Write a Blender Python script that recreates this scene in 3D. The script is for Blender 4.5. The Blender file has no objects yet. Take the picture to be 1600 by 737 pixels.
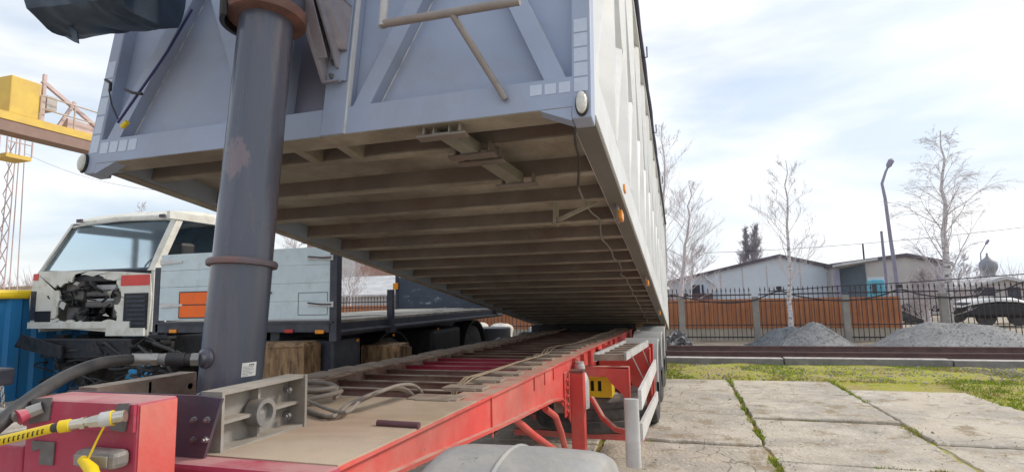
import bpy, math, random
from mathutils import Vector, Matrix, noise
random.seed(7)
C = bpy.context.scene.collection
H = 1.5                       # eye height above the ground; the scene is authored relative to the eye, ground at -H
PI = math.pi
# ------------------------------------------------------------------ camera
F = 868.49                    # focal length in photo pixels (photo 1600 wide)
CX, CY = 800.0, 368.5
yv = Vector((265.0, 91.5, F)).normalized()
bv = Vector((-2900.0, 155.5, F)); lv = (bv - yv*bv.dot(yv)).normalized(); xv = -lv
zv = xv.cross(yv)
R3 = Matrix((xv, yv, zv))     # world = R3 @ photo ray (x right, y down, z forward)
cam_d = bpy.data.cameras.new('camera'); cam = bpy.data.objects.new('camera', cam_d); C.objects.link(cam)
rt = R3 @ Vector((1, 0, 0)); up = R3 @ Vector((0, -1, 0)); bk = R3 @ Vector((0, 0, -1))
cam.matrix_world = Matrix(((rt.x, up.x, bk.x, 0), (rt.y, up.y, bk.y, 0), (rt.z, up.z, bk.z, H), (0, 0, 0, 1)))
cam_d.sensor_width = 36; cam_d.lens = F/1600*36; cam_d.clip_start = .02; cam_d.clip_end = 3000
bpy.context.scene.camera = cam
# ------------------------------------------------------------------ world, sun, exposure
SUN_EL, SUN_AZ = 38, 62       # azimuth from +Y towards +X
sc = bpy.context.scene
w = bpy.data.worlds.new('World'); sc.world = w; w.use_nodes = True
nt = w.node_tree; nt.nodes.clear()
def N(t, nt_, **k):
    n = nt_.nodes.new(t)
    for a, b in k.items(): setattr(n, a, b)
    return n
sky = N('ShaderNodeTexSky', nt, sky_type='NISHITA', sun_disc=False)
sky.sun_elevation = math.radians(SUN_EL); sky.sun_rotation = math.radians(SUN_AZ); sky.air_density = 1.0; sky.dust_density = 2.5; sky.ozone_density = 1.2
tc = N('ShaderNodeTexCoord', nt)
mp = N('ShaderNodeMapping', nt); mp.inputs['Scale'].default_value = (1.0, 1.0, 3.2); mp.inputs['Rotation'].default_value = (.25, .12, .5)
n1 = N('ShaderNodeTexNoise', nt); n1.inputs['Scale'].default_value = 1.7; n1.inputs['Detail'].default_value = 6; n1.inputs['Roughness'].default_value = .55; n1.inputs['Distortion'].default_value = .5
rp = N('ShaderNodeValToRGB', nt); rp.color_ramp.elements[0].position = .36; rp.color_ramp.elements[1].position = .60
rp.color_ramp.elements[0].color = (.45, .45, .45, 1); rp.color_ramp.elements[1].color = (1, 1, 1, 1)
n2 = N('ShaderNodeTexNoise', nt); n2.inputs['Scale'].default_value = 3.1; n2.inputs['Detail'].default_value = 5
cr = N('ShaderNodeValToRGB', nt); cr.color_ramp.elements[0].position = .34; cr.color_ramp.elements[1].position = .62
cr.color_ramp.elements[0].color = (4.7, 5.3, 6.0, 1); cr.color_ramp.elements[1].color = (7.2, 7.2, 7.15, 1)
mx = N('ShaderNodeMixRGB', nt)
bg = N('ShaderNodeBackground', nt); bg.inputs['Strength'].default_value = .1
wo = N('ShaderNodeOutputWorld', nt)
L = nt.links.new
L(tc.outputs['Generated'], mp.inputs['Vector']); L(mp.outputs['Vector'], n1.inputs['Vector']); L(mp.outputs['Vector'], n2.inputs['Vector'])
L(n1.outputs['Fac'], rp.inputs['Fac']); L(n2.outputs['Fac'], cr.inputs['Fac'])
L(rp.outputs['Color'], mx.inputs['Fac']); L(sky.outputs['Color'], mx.inputs['Color1']); L(cr.outputs['Color'], mx.inputs['Color2'])
L(mx.outputs['Color'], bg.inputs['Color']); L(bg.outputs['Background'], wo.inputs['Surface'])
sd = bpy.data.lights.new('sun', 'SUN'); sd.energy = 1.35; sd.angle = math.radians(12); sd.color = (1.0, .93, .82)
so = bpy.data.objects.new('sun', sd); C.objects.link(so)
el, az = math.radians(SUN_EL), math.radians(SUN_AZ)
sdir = Vector((math.cos(el)*math.sin(az), math.cos(el)*math.cos(az), math.sin(el)))
so.rotation_euler = sdir.to_track_quat('Z', 'Y').to_euler(); so.location = (20, 10, 30)
sc.view_settings.view_transform = 'Standard'; sc.view_settings.look = 'None'; sc.view_settings.gamma = 1; sc.view_settings.use_curve_mapping = False
sc.view_settings.exposure = .79

# ------------------------------------------------------------------ measuring helpers (photo pixel -> point on a known plane)
def ray(u, v): return R3 @ Vector((u-CX, v-CY, F))
def onX(u, v, x): d = ray(u, v); return d*(x/d.x)
def onY(u, v, y): d = ray(u, v); return d*(y/d.y)
def onZ(u, v, z): d = ray(u, v); return d*(z/d.z)
TH = math.radians(8.0)
BO = Vector((0, 2.0, .655)); BV = Vector((0, math.cos(TH), -math.sin(TH))); BW = Vector((0, math.sin(TH), math.cos(TH)))
def fr(u, v, off=0):          # point on the (tilted) front wall plane of the tipper body, body coordinates
    d = ray(u, v); p = d*(((BO+BV*off).dot(BV))/d.dot(BV)); return Vector((p.x, (p-BO).dot(BV), (p-BO).dot(BW)))

# ------------------------------------------------------------------ materials
MATS = {}
def mat(name, c1, c2=None, scale=6, rough=.6, metal=0, bump=.15, bscale=60, dirt=None, dscale=2.5, damt=.5, dlo=.45, dhi=.7, spec=.5, alpha=None, top=None, topamt=.8, coord='Object', stretch=(1, 1, 1), trans=0, chip=None, cscale=14, clo=.64, camt=.85, grime=None, gamt=.5):
    m = bpy.data.materials.new(name); m.use_nodes = True; MATS[name] = m
    t = m.node_tree; b = t.nodes['Principled BSDF']; L = t.links.new
    tc = N('ShaderNodeTexCoord', t); mp = N('ShaderNodeMapping', t); mp.inputs['Scale'].default_value = stretch
    L(tc.outputs[coord], mp.inputs['Vector'])
    no = N('ShaderNodeTexNoise', t); no.inputs['Scale'].default_value = scale; no.inputs['Detail'].default_value = 6; no.inputs['Roughness'].default_value = .6
    L(mp.outputs['Vector'], no.inputs['Vector'])
    if c2 is None: c2 = tuple(x*.82 for x in c1)
    r = N('ShaderNodeValToRGB', t); r.color_ramp.elements[0].position = .35; r.color_ramp.elements[1].position = .65
    r.color_ramp.elements[0].color = (*c2, 1); r.color_ramp.elements[1].color = (*c1, 1)
    L(no.outputs['Fac'], r.inputs['Fac']); col = r.outputs['Color']
    if dirt:
        n2 = N('ShaderNodeTexNoise', t); n2.inputs['Scale'].default_value = dscale; n2.inputs['Detail'].default_value = 9; n2.inputs['Roughness'].default_value = .68
        L(mp.outputs['Vector'], n2.inputs['Vector'])
        r2 = N('ShaderNodeMapRange', t); r2.inputs['From Min'].default_value = dlo; r2.inputs['From Max'].default_value = dhi; r2.inputs['To Max'].default_value = damt
        L(n2.outputs['Fac'], r2.inputs['Value'])
        mx = N('ShaderNodeMixRGB', t); mx.inputs['Color2'].default_value = (*dirt, 1)
        L(r2.outputs['Result'], mx.inputs['Fac']); L(col, mx.inputs['Color1']); col = mx.outputs['Color']
    if grime:                  # large soft stains
        n5 = N('ShaderNodeTexNoise', t); n5.inputs['Scale'].default_value = .9; n5.inputs['Detail'].default_value = 10; n5.inputs['Roughness'].default_value = .72; n5.inputs['Distortion'].default_value = .6; L(mp.outputs['Vector'], n5.inputs['Vector'])
        r5 = N('ShaderNodeMapRange', t); r5.inputs['From Min'].default_value = .46; r5.inputs['From Max'].default_value = .66; r5.inputs['To Max'].default_value = gamt; L(n5.outputs['Fac'], r5.inputs['Value'])
        m5 = N('ShaderNodeMixRGB', t); m5.inputs['Color2'].default_value = (*grime, 1); L(r5.outputs['Result'], m5.inputs['Fac']); L(col, m5.inputs['Color1']); col = m5.outputs['Color']
    if chip:                   # small hard-edged chips, scratches, rust spots
        n6 = N('ShaderNodeTexNoise', t); n6.inputs['Scale'].default_value = cscale; n6.inputs['Detail'].default_value = 12; n6.inputs['Roughness'].default_value = .78; L(mp.outputs['Vector'], n6.inputs['Vector'])
        r6 = N('ShaderNodeMapRange', t); r6.inputs['From Min'].default_value = clo; r6.inputs['From Max'].default_value = clo+.02; r6.inputs['To Max'].default_value = camt; L(n6.outputs['Fac'], r6.inputs['Value'])
        m6 = N('ShaderNodeMixRGB', t); m6.inputs['Color2'].default_value = (*chip, 1); L(r6.outputs['Result'], m6.inputs['Fac']); L(col, m6.inputs['Color1']); col = m6.outputs['Color']
    if top:                    # dust that lies on upward faces
        g = N('ShaderNodeNewGeometry', t); s = N('ShaderNodeSeparateXYZ', t); L(g.outputs['Normal'], s.inputs['Vector'])
        r3 = N('ShaderNodeMapRange', t); r3.inputs['From Min'].default_value = .55; r3.inputs['From Max'].default_value = .95; r3.inputs['To Max'].default_value = topamt
        L(s.outputs['Z'], r3.inputs['Value'])
        n3 = N('ShaderNodeTexNoise', t); n3.inputs['Scale'].default_value = 9; n3.inputs['Detail'].default_value = 8; L(tc.outputs['Object'], n3.inputs['Vector'])
        r4 = N('ShaderNodeMapRange', t); r4.inputs['From Min'].default_value = .25; r4.inputs['From Max'].default_value = .55; L(n3.outputs['Fac'], r4.inputs['Value'])
        mu = N('ShaderNodeMath', t, operation='MULTIPLY'); L(r3.outputs['Result'], mu.inputs[0]); L(r4.outputs['Result'], mu.inputs[1])
        mx = N('ShaderNodeMixRGB', t); mx.inputs['Color2'].default_value = (*top, 1)
        L(mu.outputs['Value'], mx.inputs['Fac']); L(col, mx.inputs['Color1']); col = mx.outputs['Color']
    L(col, b.inputs['Base Color'])
    rr = N('ShaderNodeMapRange', t); rr.inputs['To Min'].default_value = max(.02, rough-.12); rr.inputs['To Max'].default_value = min(1, rough+.15)
    L(no.outputs['Fac'], rr.inputs['Value']); L(rr.outputs['Result'], b.inputs['Roughness'])
    b.inputs['Metallic'].default_value = metal; b.inputs['Specular IOR Level'].default_value = spec
    if trans: b.inputs['Transmission Weight'].default_value = trans
    if bump:
        n4 = N('ShaderNodeTexNoise', t); n4.inputs['Scale'].default_value = bscale; n4.inputs['Detail'].default_value = 5; L(mp.outputs['Vector'], n4.inputs['Vector'])
        bm = N('ShaderNodeBump', t); bm.inputs['Strength'].default_value = bump; bm.inputs['Distance'].default_value = .01
        L(n4.outputs['Fac'], bm.inputs['Height']); L(bm.outputs['Normal'], b.inputs['Normal'])
    return m
DUST = (.47, .40, .32)
red = mat('red_paint', (.70, .085, .07), (.62, .06, .055), 3, .5, dirt=(.60, .27, .22), dscale=1.8, damt=.75, dlo=.42, dhi=.68, top=DUST, topamt=.8, bump=.08, bscale=90, chip=(.16, .06, .045), cscale=9, clo=.645, grime=(.36, .06, .05), gamt=.55)
red_front = mat('shaded_red_paint', (.42, .036, .085), (.36, .03, .07), 4, .5, dirt=(.4, .2, .2), dscale=9, damt=.35, dlo=.5, top=(.5, .3, .28), topamt=.75, bump=.08, chip=(.12, .05, .05), cscale=26, clo=.655, grime=(.28, .045, .06), gamt=.5)  # same red darkened to crimson: the front faces' shade is in the colour
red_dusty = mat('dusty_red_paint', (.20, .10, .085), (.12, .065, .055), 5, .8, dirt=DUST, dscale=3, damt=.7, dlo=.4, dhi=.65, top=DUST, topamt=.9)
red_maroon = mat('shaded_dusty_maroon', (.17, .075, .065), (.11, .055, .05), 5, .8, dirt=(.28, .2, .16), dscale=3, damt=.7, dlo=.42, dhi=.65, top=DUST, topamt=.9)  # dust plus the shade below the body, both mixed into the colour
dust = mat('dusty_plate', (.46, .38, .28), (.38, .30, .23), 3, .9, dirt=(.50, .32, .27), dscale=2.2, damt=.7, dlo=.45, bump=.2, bscale=260, chip=(.15, .10, .07), cscale=8, clo=.66, grime=(.27, .19, .12), gamt=.7)
padm = mat('dusty_pad', (.34, .28, .22), (.22, .17, .14), 9, .9, dirt=(.14, .06, .055), dscale=6, damt=.6, dlo=.48)
paint = mat('shaded_body_paint', (.34, .40, .54), (.305, .365, .505), 2.2, .42, dirt=(.33, .34, .38), dscale=1.6, damt=.45, bump=.10, bscale=5, chip=(.24, .2, .18), cscale=7, clo=.675, grime=(.27, .28, .33), gamt=.6)  # shaded copy of the body paint: skylight blue and dimness in the colour
sidep = mat('sunlit_side_paint', (.66, .67, .68), (.60, .615, .64), 2, .45, dirt=(.42, .41, .38), dscale=2.2, damt=.45, bump=.1, bscale=5, grime=(.45, .48, .53), gamt=.5, chip=(.3, .24, .2), cscale=6, clo=.68)  # sunlit copy of the body paint, sun put in as a lighter colour
under = mat('dusty_underbody', (.40, .355, .29), (.30, .26, .21), 3.5, .85, dirt=(.11, .065, .045), dscale=1.1, damt=.75, dlo=.47, bump=.4, bscale=30, chip=(.10, .06, .045), cscale=5, clo=.62, grime=(.14, .12, .10), gamt=.6)
beamm = mat('shaded_beam_paint', (.22, .18, .155), (.15, .125, .11), 3, .8, dirt=(.15, .06, .035), dscale=1.7, damt=.55, dlo=.5, bump=.2)  # shade of the forward-facing webs is put into this dark colour
cylm = mat('dark_cylinder_paint', (.085, .10, .14), (.062, .075, .108), 4, .24, dirt=(.20, .14, .14), dscale=5, damt=.55, dlo=.46, dhi=.66, bump=.05, stretch=(1.6, 1.6, .22), chip=(.36, .36, .38), cscale=10, clo=.655, camt=.6, grime=(.075, .07, .085), gamt=.7)
rust = mat('rusty_ring', (.24, .11, .08), (.13, .065, .055), 8, .75, bump=.3, dirt=(.07, .06, .07), dscale=6, damt=.7)
rustpatch = mat('scraped_patch', (.24, .17, .19), (.12, .13, .17), 26, .6, bump=.2)
steel = mat('grey_steel', (.25, .25, .25), (.18, .18, .185), 8, .5, .3, dirt=DUST, dscale=6, damt=.45, top=DUST, topamt=.5)
bracketm = mat('bracket_grey', (.36, .345, .32), (.27, .26, .25), 6, .6, dirt=(.22, .17, .12), dscale=5, damt=.6, dlo=.42, top=DUST, topamt=.6, chip=(.2, .08, .05), cscale=18, clo=.65, grime=(.16, .14, .12), gamt=.5)
navy = mat('dark_navy_paint', (.045, .05, .075), (.03, .033, .05), 5, .5, dirt=(.12, .11, .1), dscale=5, damt=.4)
boltm = mat('bolt_steel', (.35, .35, .36), (.2, .2, .2), 30, .35, .7)
chrome = mat('fitting_metal', (.62, .58, .48), (.5, .48, .42), 25, .28, .85)
rubber = mat('black_rubber', (.045, .046, .05), (.03, .03, .033), 20, .55, dirt=(.12, .11, .1), dscale=9, damt=.4)
tyre = mat('tyre_rubber', (.055, .055, .06), (.035, .035, .038), 14, .8, dirt=(.2, .18, .16), dscale=6, damt=.55, dlo=.42, top=(.25, .22, .19), topamt=.6)
yellow = mat('yellow_plastic', (.80, .58, .01), (.72, .5, .01), 12, .4, dirt=(.4, .3, .1), dscale=8, damt=.3, dlo=.55, bump=.03)
whitep = mat('white_paint', (.68, .68, .68), (.6, .6, .6), 6, .5, dirt=(.38, .33, .28), dscale=7, damt=.55, dlo=.5, chip=(.3, .08, .06), cscale=12, clo=.67, grime=(.42, .40, .38), gamt=.55)
silver = mat('galvanised', (.6, .6, .6), (.5, .5, .5), 12, .5, .35, dirt=(.3, .25, .2), dscale=7, damt=.4)
tape = mat('reflective_tape', (.52, .58, .70), (.47, .53, .65), 40, .35, bump=.02)
pipe = mat('grey_pipe', (.33, .30, .29), (.24, .21, .2), 14, .5, .2, dirt=(.2, .12, .08), dscale=7, damt=.5)
amber = mat('amber_lens', (.85, .30, .01), (.75, .25, .01), 40, .25, bump=0)
redlens = mat('red_lens', (.5, .03, .03), (.4, .02, .02), 40, .25, bump=0)
lens = mat('clear_lens', (.72, .70, .64), (.55, .55, .52), 60, .2, bump=.1)
black = mat('black_plastic', (.02, .02, .022), (.012, .012, .014), 20, .5)
junk = mat('sooty_metal', (.028, .029, .033), (.012, .012, .014), 12, .6, dirt=(.08, .06, .055), dscale=8, damt=.5, dlo=.5)
fender = mat('grey_plastic_mudguard', (.36, .36, .36), (.29, .29, .29), 3, .6, dirt=(.45, .42, .37), dscale=5, damt=.7, bump=.25, bscale=40, chip=(.16, .15, .14), cscale=9, clo=.64, grime=(.22, .20, .18), gamt=.55)
cabw = mat('cream_cab_paint', (.72, .71, .65), (.66, .65, .59), 4, .45, dirt=(.3, .22, .12), dscale=4.5, damt=.65, dlo=.5, dhi=.75, chip=(.16, .10, .06), cscale=5, clo=.64, grime=(.48, .44, .36), gamt=.35)
boardw = mat('pale_blue_white_board', (.62, .72, .76), (.56, .66, .70), 5, .55, dirt=(.35, .38, .38), dscale=6, damt=.35, dlo=.52, chip=(.2, .18, .17), cscale=9, clo=.66, grime=(.42, .48, .5), gamt=.4)
orange = mat('orange_plate', (.95, .16, .01), (.88, .14, .01), 5, .5, bump=.02)
stripe = mat('red_stripe', (.7, .06, .05), None, 5, .4)
bluec = mat('blue_skip_paint', (.015, .21, .47), (.01, .15, .38), 4, .6, dirt=(.05, .09, .13), dscale=2, damt=.5, stretch=(1, 1, .4))
wood = mat('tan_block', (.36, .23, .12), (.20, .12, .065), 5, .9, dirt=(.07, .045, .03), dscale=6, damt=.85, dlo=.48, dhi=.62, bump=.6, bscale=25, stretch=(2.5, 2.5, .6))
deckm = mat('bed_planks', (.42, .38, .33), (.22, .19, .17), 9, .85, dirt=(.08, .07, .065), dscale=4, damt=.7, stretch=(6, .6, 1))
scr = mat('scratched_navy_board', (.05, .07, .10), (.035, .045, .07), 5, .5, dirt=(.4, .45, .5), dscale=5, damt=.8, dlo=.60, dhi=.66, stretch=(1, 1, 2))
concp = mat('concrete_post', (.34, .32, .29), (.25, .24, .22), 8, .9, dirt=(.12, .11, .1), dscale=4, damt=.4)
osheet = mat('orange_brown_sheet', (.52, .215, .10), (.45, .18, .08), 3, .6, dirt=(.2, .1, .06), dscale=1.2, damt=.4)
iron = mat('dark_iron', (.05, .04, .05), (.03, .025, .03), 10, .6)
railst = mat('rusty_rail', (.12, .07, .07), (.08, .05, .05), 6, .7, .2, dirt=(.2, .12, .1), dscale=4, damt=.4)
kerbm = mat('kerb_concrete', (.27, .26, .26), (.2, .19, .2), 5, .9, dirt=(.08, .08, .08), dscale=2, damt=.5, top=(.55, .5, .45), topamt=.7, bump=.4)
ware = mat('pale_blue_cladding', (.60, .66, .74), (.55, .61, .69), .6, .6, dirt=(.4, .42, .45), dscale=.35, damt=.4)
ware2 = mat('grey_plaster_wall', (.50, .48, .48), (.42, .41, .42), .7, .8, dirt=(.33, .3, .3), dscale=.5, damt=.5)
roofm = mat('dark_roof_edge', (.12, .10, .12), None, 2, .7)
brick = mat('pink_brick', (.42, .27, .22), (.34, .2, .17), 3, .9, dirt=(.5, .42, .38), dscale=.8, damt=.4)
greyroof = mat('pale_roof', (.56, .57, .58), (.42, .43, .45), 1.2, .8, dirt=(.3, .3, .32), dscale=1.4, damt=.6)
domem = mat('grey_dome', (.26, .27, .30), None, 3, .5)
popt = mat('pale_poplar_twigs', (.42, .39, .42), (.34, .31, .34), 6, .9, bump=0)
bark = mat('birch_bark', (.66, .63, .64), (.5, .47, .49), 6, .9, dirt=(.06, .05, .05), dscale=7, damt=.9, dlo=.55, dhi=.6, stretch=(1, 1, 3))
twig = mat('bare_twigs', (.56, .52, .54), (.46, .42, .44), 6, .9, bump=0)
grav = mat('grey_gravel', (.31, .31, .31), (.17, .17, .175), 16, .95, dirt=(.36, .355, .34), dscale=26, damt=.7, bump=1.0, bscale=25, grime=(.14, .14, .15), gamt=.55)
gravd = mat('dark_gravel', (.15, .165, .19), (.085, .095, .11), 22, .95, dirt=(.24, .25, .26), dscale=35, damt=.6, bump=1.0, bscale=35)
crane = mat('crane_yellow', (.72, .50, .10), (.62, .42, .09), 1.5, .6, dirt=(.4, .25, .1), dscale=.8, damt=.4)
cranep = mat('faded_pink_steel', (.60, .47, .46), None, 2, .7)
lampm = mat('lamp_post_paint', (.30, .29, .40), None, 3, .6)
cyan = mat('cyan_paint', (.10, .38, .52), None, 3, .5)
cloth = mat('white_sacks', (.66, .64, .6), (.5, .48, .44), 5, .8, dirt=(.6, .5, .2), dscale=2, damt=.5, bump=.5, bscale=15)
sackb = mat('blue_white_debris', (.38, .43, .46), (.10, .12, .15), 6, .8, dirt=(.7, .7, .7), dscale=9, damt=.6)
leafg = mat('grass_blades', (.30, .37, .03), (.19, .26, .02), 5, .8, bump=0, dirt=(.36, .28, .10), dscale=1.1, damt=.8, dlo=.5, dhi=.6)
glass = bpy.data.materials.new('windscreen_glass'); glass.use_nodes = True
gb = glass.node_tree.nodes['Principled BSDF']; gb.inputs['Base Color'].default_value = (.66, .80, .88, 1); gb.inputs['Roughness'].default_value = .08
gb.inputs['Transmission Weight'].default_value = 1; gb.inputs['IOR'].default_value = 1.35
tarp = mat('dark_blue_tarp', (.02, .038, .068), (.014, .025, .045), 5, .45, dirt=(.1, .14, .2), dscale=2, damt=.5, bump=.3, bscale=8)
mastm = mat('dark_tarp_edge', (.07, .07, .12), None, 5, .6)

# ------------------------------------------------------------------ mesh builder
class MB:
    def __init__(s): s.v = []; s.f = []; s.sm = []; s.mi = []; s.cur = 0
    def add(s, vs, fs, smooth=False):
        o = len(s.v); s.v += [Vector(p) for p in vs]; s.f += [tuple(i+o for i in f) for f in fs]; s.sm += [smooth]*len(fs); s.mi += [s.cur]*len(fs); return s
    def hexa(s, p):           # 8 corners: bottom 4 ccw, top 4 ccw
        return s.add(p, [(3, 2, 1, 0), (4, 5, 6, 7), (0, 1, 5, 4), (1, 2, 6, 5), (2, 3, 7, 6), (3, 0, 4, 7)])
    def box(s, x0, x1, y0, y1, z0, z1, b=0):
        if x0 > x1: x0, x1 = x1, x0
        if y0 > y1: y0, y1 = y1, y0
        if z0 > z1: z0, z1 = z1, z0
        if b <= 0: return s.hexa([(x0, y0, z0), (x1, y0, z0), (x1, y1, z0), (x0, y1, z0), (x0, y0, z1), (x1, y0, z1), (x1, y1, z1), (x0, y1, z1)])
        b = min(b, (x1-x0)/2.01, (y1-y0)/2.01, (z1-z0)/2.01)
        import bmesh
        bm = bmesh.new(); bmesh.ops.create_cube(bm, size=1)
        for q in bm.verts: q.co = Vector(((x0+x1)/2+q.co.x*(x1-x0), (y0+y1)/2+q.co.y*(y1-y0), (z0+z1)/2+q.co.z*(z1-z0)))
        bmesh.ops.bevel(bm, geom=bm.edges[:], offset=b, segments=2, affect='EDGES', profile=.5)
        bm.verts.index_update(); s.add([q.co.copy() for q in bm.verts], [[q.index for q in f.verts] for f in bm.faces]); bm.free(); return s
    def beam(s, a, b, wx, wz, upv=(0, 0, 1)):   # rectangular bar between two points
        a = Vector(a); b = Vector(b); d = (b-a).normalized(); u = Vector(upv)
        if abs(d.dot(u)) > .99: u = Vector((0, 1, 0))
        r = d.cross(u).normalized(); u = r.cross(d).normalized()
        P = []
        for q in (a, b):
            for i, j in ((-1, -1), (1, -1), (1, 1), (-1, 1)): P.append(q + r*(i*wx/2) + u*(j*wz/2))
        return s.add(P, [(0, 1, 2, 3), (7, 6, 5, 4), (0, 4, 5, 1), (1, 5, 6, 2), (2, 6, 7, 3), (3, 7, 4, 0)])
    def tube(s, pts, r, n=10, cap=True):
        pts = [Vector(p) for p in pts]; m = len(pts)
        rs = r if isinstance(r, (list, tuple)) else [r]*m
        vs = []; fs = []; u = None
        for i, p in enumerate(pts):
            d = (pts[min(i+1, m-1)] - pts[max(i-1, 0)]).normalized()
            if u is None:
                u = d.cross(Vector((0, 0, 1)));
                if u.length < .05: u = d.cross(Vector((0, 1, 0)))
                u.normalize()
            else: u = (u - d*u.dot(d)).normalized()
            w_ = d.cross(u)
            for k in range(n):
                a = 2*PI*k/n; vs.append(p + (u*math.cos(a)+w_*math.sin(a))*rs[i])
        for i in range(m-1):
            for k in range(n): fs.append((i*n+k, i*n+(k+1) % n, (i+1)*n+(k+1) % n, (i+1)*n+k))
        s.add(vs, fs, True)
        if cap:
            o = len(s.v)-len(vs)
            s.f += [tuple(o+k for k in reversed(range(n))), tuple(o+(m-1)*n+k for k in range(n))]; s.sm += [False, False]; s.mi += [s.cur]*2
        return s
    def cyl(s, a, b, r, n=20, r2=None): return s.tube([a, b], [r, r if r2 is None else r2], n)
    def lathe(s, a, axis, prof, n=32):   # prof: (radius, distance along axis)
        a = Vector(a); d = Vector(axis).normalized(); u = d.cross(Vector((0, 0, 1)))
        if u.length < .05: u = d.cross(Vector((0, 1, 0)))
        u.normalize(); w_ = d.cross(u); vs = []; fs = []
        for r, t in prof:
            for k in range(n):
                q = 2*PI*k/n; vs.append(a + d*t + (u*math.cos(q)+w_*math.sin(q))*r)
        for i in range(len(prof)-1):
            for k in range(n): fs.append((i*n+k, i*n+(k+1) % n, (i+1)*n+(k+1) % n, (i+1)*n+k))
        s.add(vs, fs, True); o = len(s.v)-len(vs)
        if prof[0][0] > 0: s.f.append(tuple(o+k for k in reversed(range(n)))); s.sm.append(False); s.mi.append(s.cur)
        if prof[-1][0] > 0: s.f.append(tuple(o+(len(prof)-1)*n+k for k in range(n))); s.sm.append(False); s.mi.append(s.cur)
        return s
    def prism(s, poly, axis, a, b):      # poly of 2D points, extruded along axis 'x','y','z' from a to b
        def P(q, t): return {'x': (t, q[0], q[1]), 'y': (q[0], t, q[1]), 'z': (q[0], q[1], t)}[axis]
        n = len(poly); vs = [P(q, a) for q in poly]+[P(q, b) for q in poly]
        fs = [tuple(range(n)), tuple(reversed(range(n, 2*n)))] + [(i, i+n, (i+1) % n+n, (i+1) % n) for i in range(n)]
        return s.add(vs, fs)
    def ribbon(s, path, x0, x1, th):     # strip following (y, z) points between x0 and x1, thickness th downwards
        n = len(path); vs = []
        for y, z in path: vs += [(x0, y, z), (x1, y, z), (x1, y, z-th), (x0, y, z-th)]
        fs = []
        for i in range(n-1):
            for k in range(4): fs.append((i*4+k, i*4+(k+1) % 4, (i+1)*4+(k+1) % 4, (i+1)*4+k))
        fs += [(0, 3, 2, 1), (n*4-4, n*4-3, n*4-2, n*4-1)]
        return s.add(vs, fs)
    def build(s, name, m, parent=None, **props):
        o_ = Vector((0, 0, 0)); q = parent
        if q is not None and 'local' not in q: o_ = Vector(q['origin'])
        me = bpy.data.meshes.new(name); me.from_pydata([p-o_ for p in s.v], [], s.f); [me.materials.append(q_) for q_ in (m if isinstance(m, (list, tuple)) else [m])]
        if max(s.mi, default=0) > 0: me.polygons.foreach_set('material_index', s.mi)
        me.polygons.foreach_set('use_smooth', s.sm)
        import bmesh
        bm = bmesh.new(); bm.from_mesh(me); bmesh.ops.recalc_face_normals(bm, faces=bm.faces[:]); bm.to_mesh(me); bm.free()
        if any(s.sm): me.set_sharp_from_angle(angle=math.radians(38))
        ob = bpy.data.objects.new(name, me); C.objects.link(ob)
        if parent is not None:
            ob.parent = parent
            if 'local' in parent: ob['local'] = 1
            else: ob['origin'] = tuple(o_)
        else: ob['origin'] = (0, 0, 0)
        for a, b in props.items(): ob[a] = b
        return ob
def thing(name, label, cat, loc, group=None):
    o = bpy.data.objects.new(name, None); o.empty_display_size = .2; C.objects.link(o); o.location = loc; o['origin'] = tuple(loc)
    o['label'] = label; o['category'] = cat
    if group: o['group'] = group
    return o
def struct(name, mb, m): return mb.build(name, m, None, kind='structure')
def copy_tree(o, parent=None):
    c = o.copy(); C.objects.link(c); c.parent = parent
    for ch in list(o.children): copy_tree(ch, c)
    return c
G = -H
def smooth(P, n=8):
    P = [Vector(p) for p in P]; Q = []
    for i in range(len(P)-1):
        p0, p1, p2, p3 = P[max(i-1, 0)], P[i], P[i+1], P[min(i+2, len(P)-1)]
        for j in range(n):
            t = j/n; Q.append(.5*((2*p1)+(p2-p0)*t+(2*p0-5*p1+4*p2-p3)*t*t+(3*p1-p0-3*p2+p3)*t**3))
    Q.append(P[-1]); return Q

# ================================================================== SETTING
def ground_mat(name, cols, scales, bump=.6):
    m = bpy.data.materials.new(name); m.use_nodes = True; t = m.node_tree; b = t.nodes['Principled BSDF']; L = t.links.new
    tc = N('ShaderNodeTexCoord', t); prev = None
    for i, ((c, lo, hi), s_) in enumerate(zip(cols, scales)):
        if prev is None:
            rgb = N('ShaderNodeRGB', t); rgb.outputs[0].default_value = (*c, 1); prev = rgb.outputs[0]; continue
        n = N('ShaderNodeTexNoise', t); n.inputs['Scale'].default_value = s_; n.inputs['Detail'].default_value = 8; n.inputs['Roughness'].default_value = .65
        L(tc.outputs['Object'], n.inputs['Vector'])
        r = N('ShaderNodeMapRange', t); r.inputs['From Min'].default_value = lo; r.inputs['From Max'].default_value = hi; L(n.outputs['Fac'], r.inputs['Value'])
        x = N('ShaderNodeMixRGB', t); x.inputs['Color2'].default_value = (*c, 1); L(r.outputs['Result'], x.inputs['Fac']); L(prev, x.inputs['Color1']); prev = x.outputs['Color']
    L(prev, b.inputs['Base Color']); b.inputs['Roughness'].default_value = .93; b.inputs['Specular IOR Level'].default_value = .2
    n = N('ShaderNodeTexNoise', t); n.inputs['Scale'].default_value = 28; n.inputs['Detail'].default_value = 8; L(tc.outputs['Object'], n.inputs['Vector'])
    bm = N('ShaderNodeBump', t); bm.inputs['Strength'].default_value = bump; bm.inputs['Distance'].default_value = .02; L(n.outputs['Fac'], bm.inputs['Height']); L(bm.outputs['Normal'], b.inputs['Normal'])
    return m
groundm = ground_mat('sandy_ground', [((.36, .31, .25), 0, 0), ((.22, .19, .15), .5, .62), ((.47, .43, .37), .52, .7)], [0, .5, 3])
mossm = ground_mat('mossy_verge', [((.33, .32, .05), 0, 0), ((.35, .28, .11), .48, .58), ((.40, .37, .31), .57, .63), ((.17, .20, .03), .58, .68)], [0, 1.3, 9, 3.6], 1.6)
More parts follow.
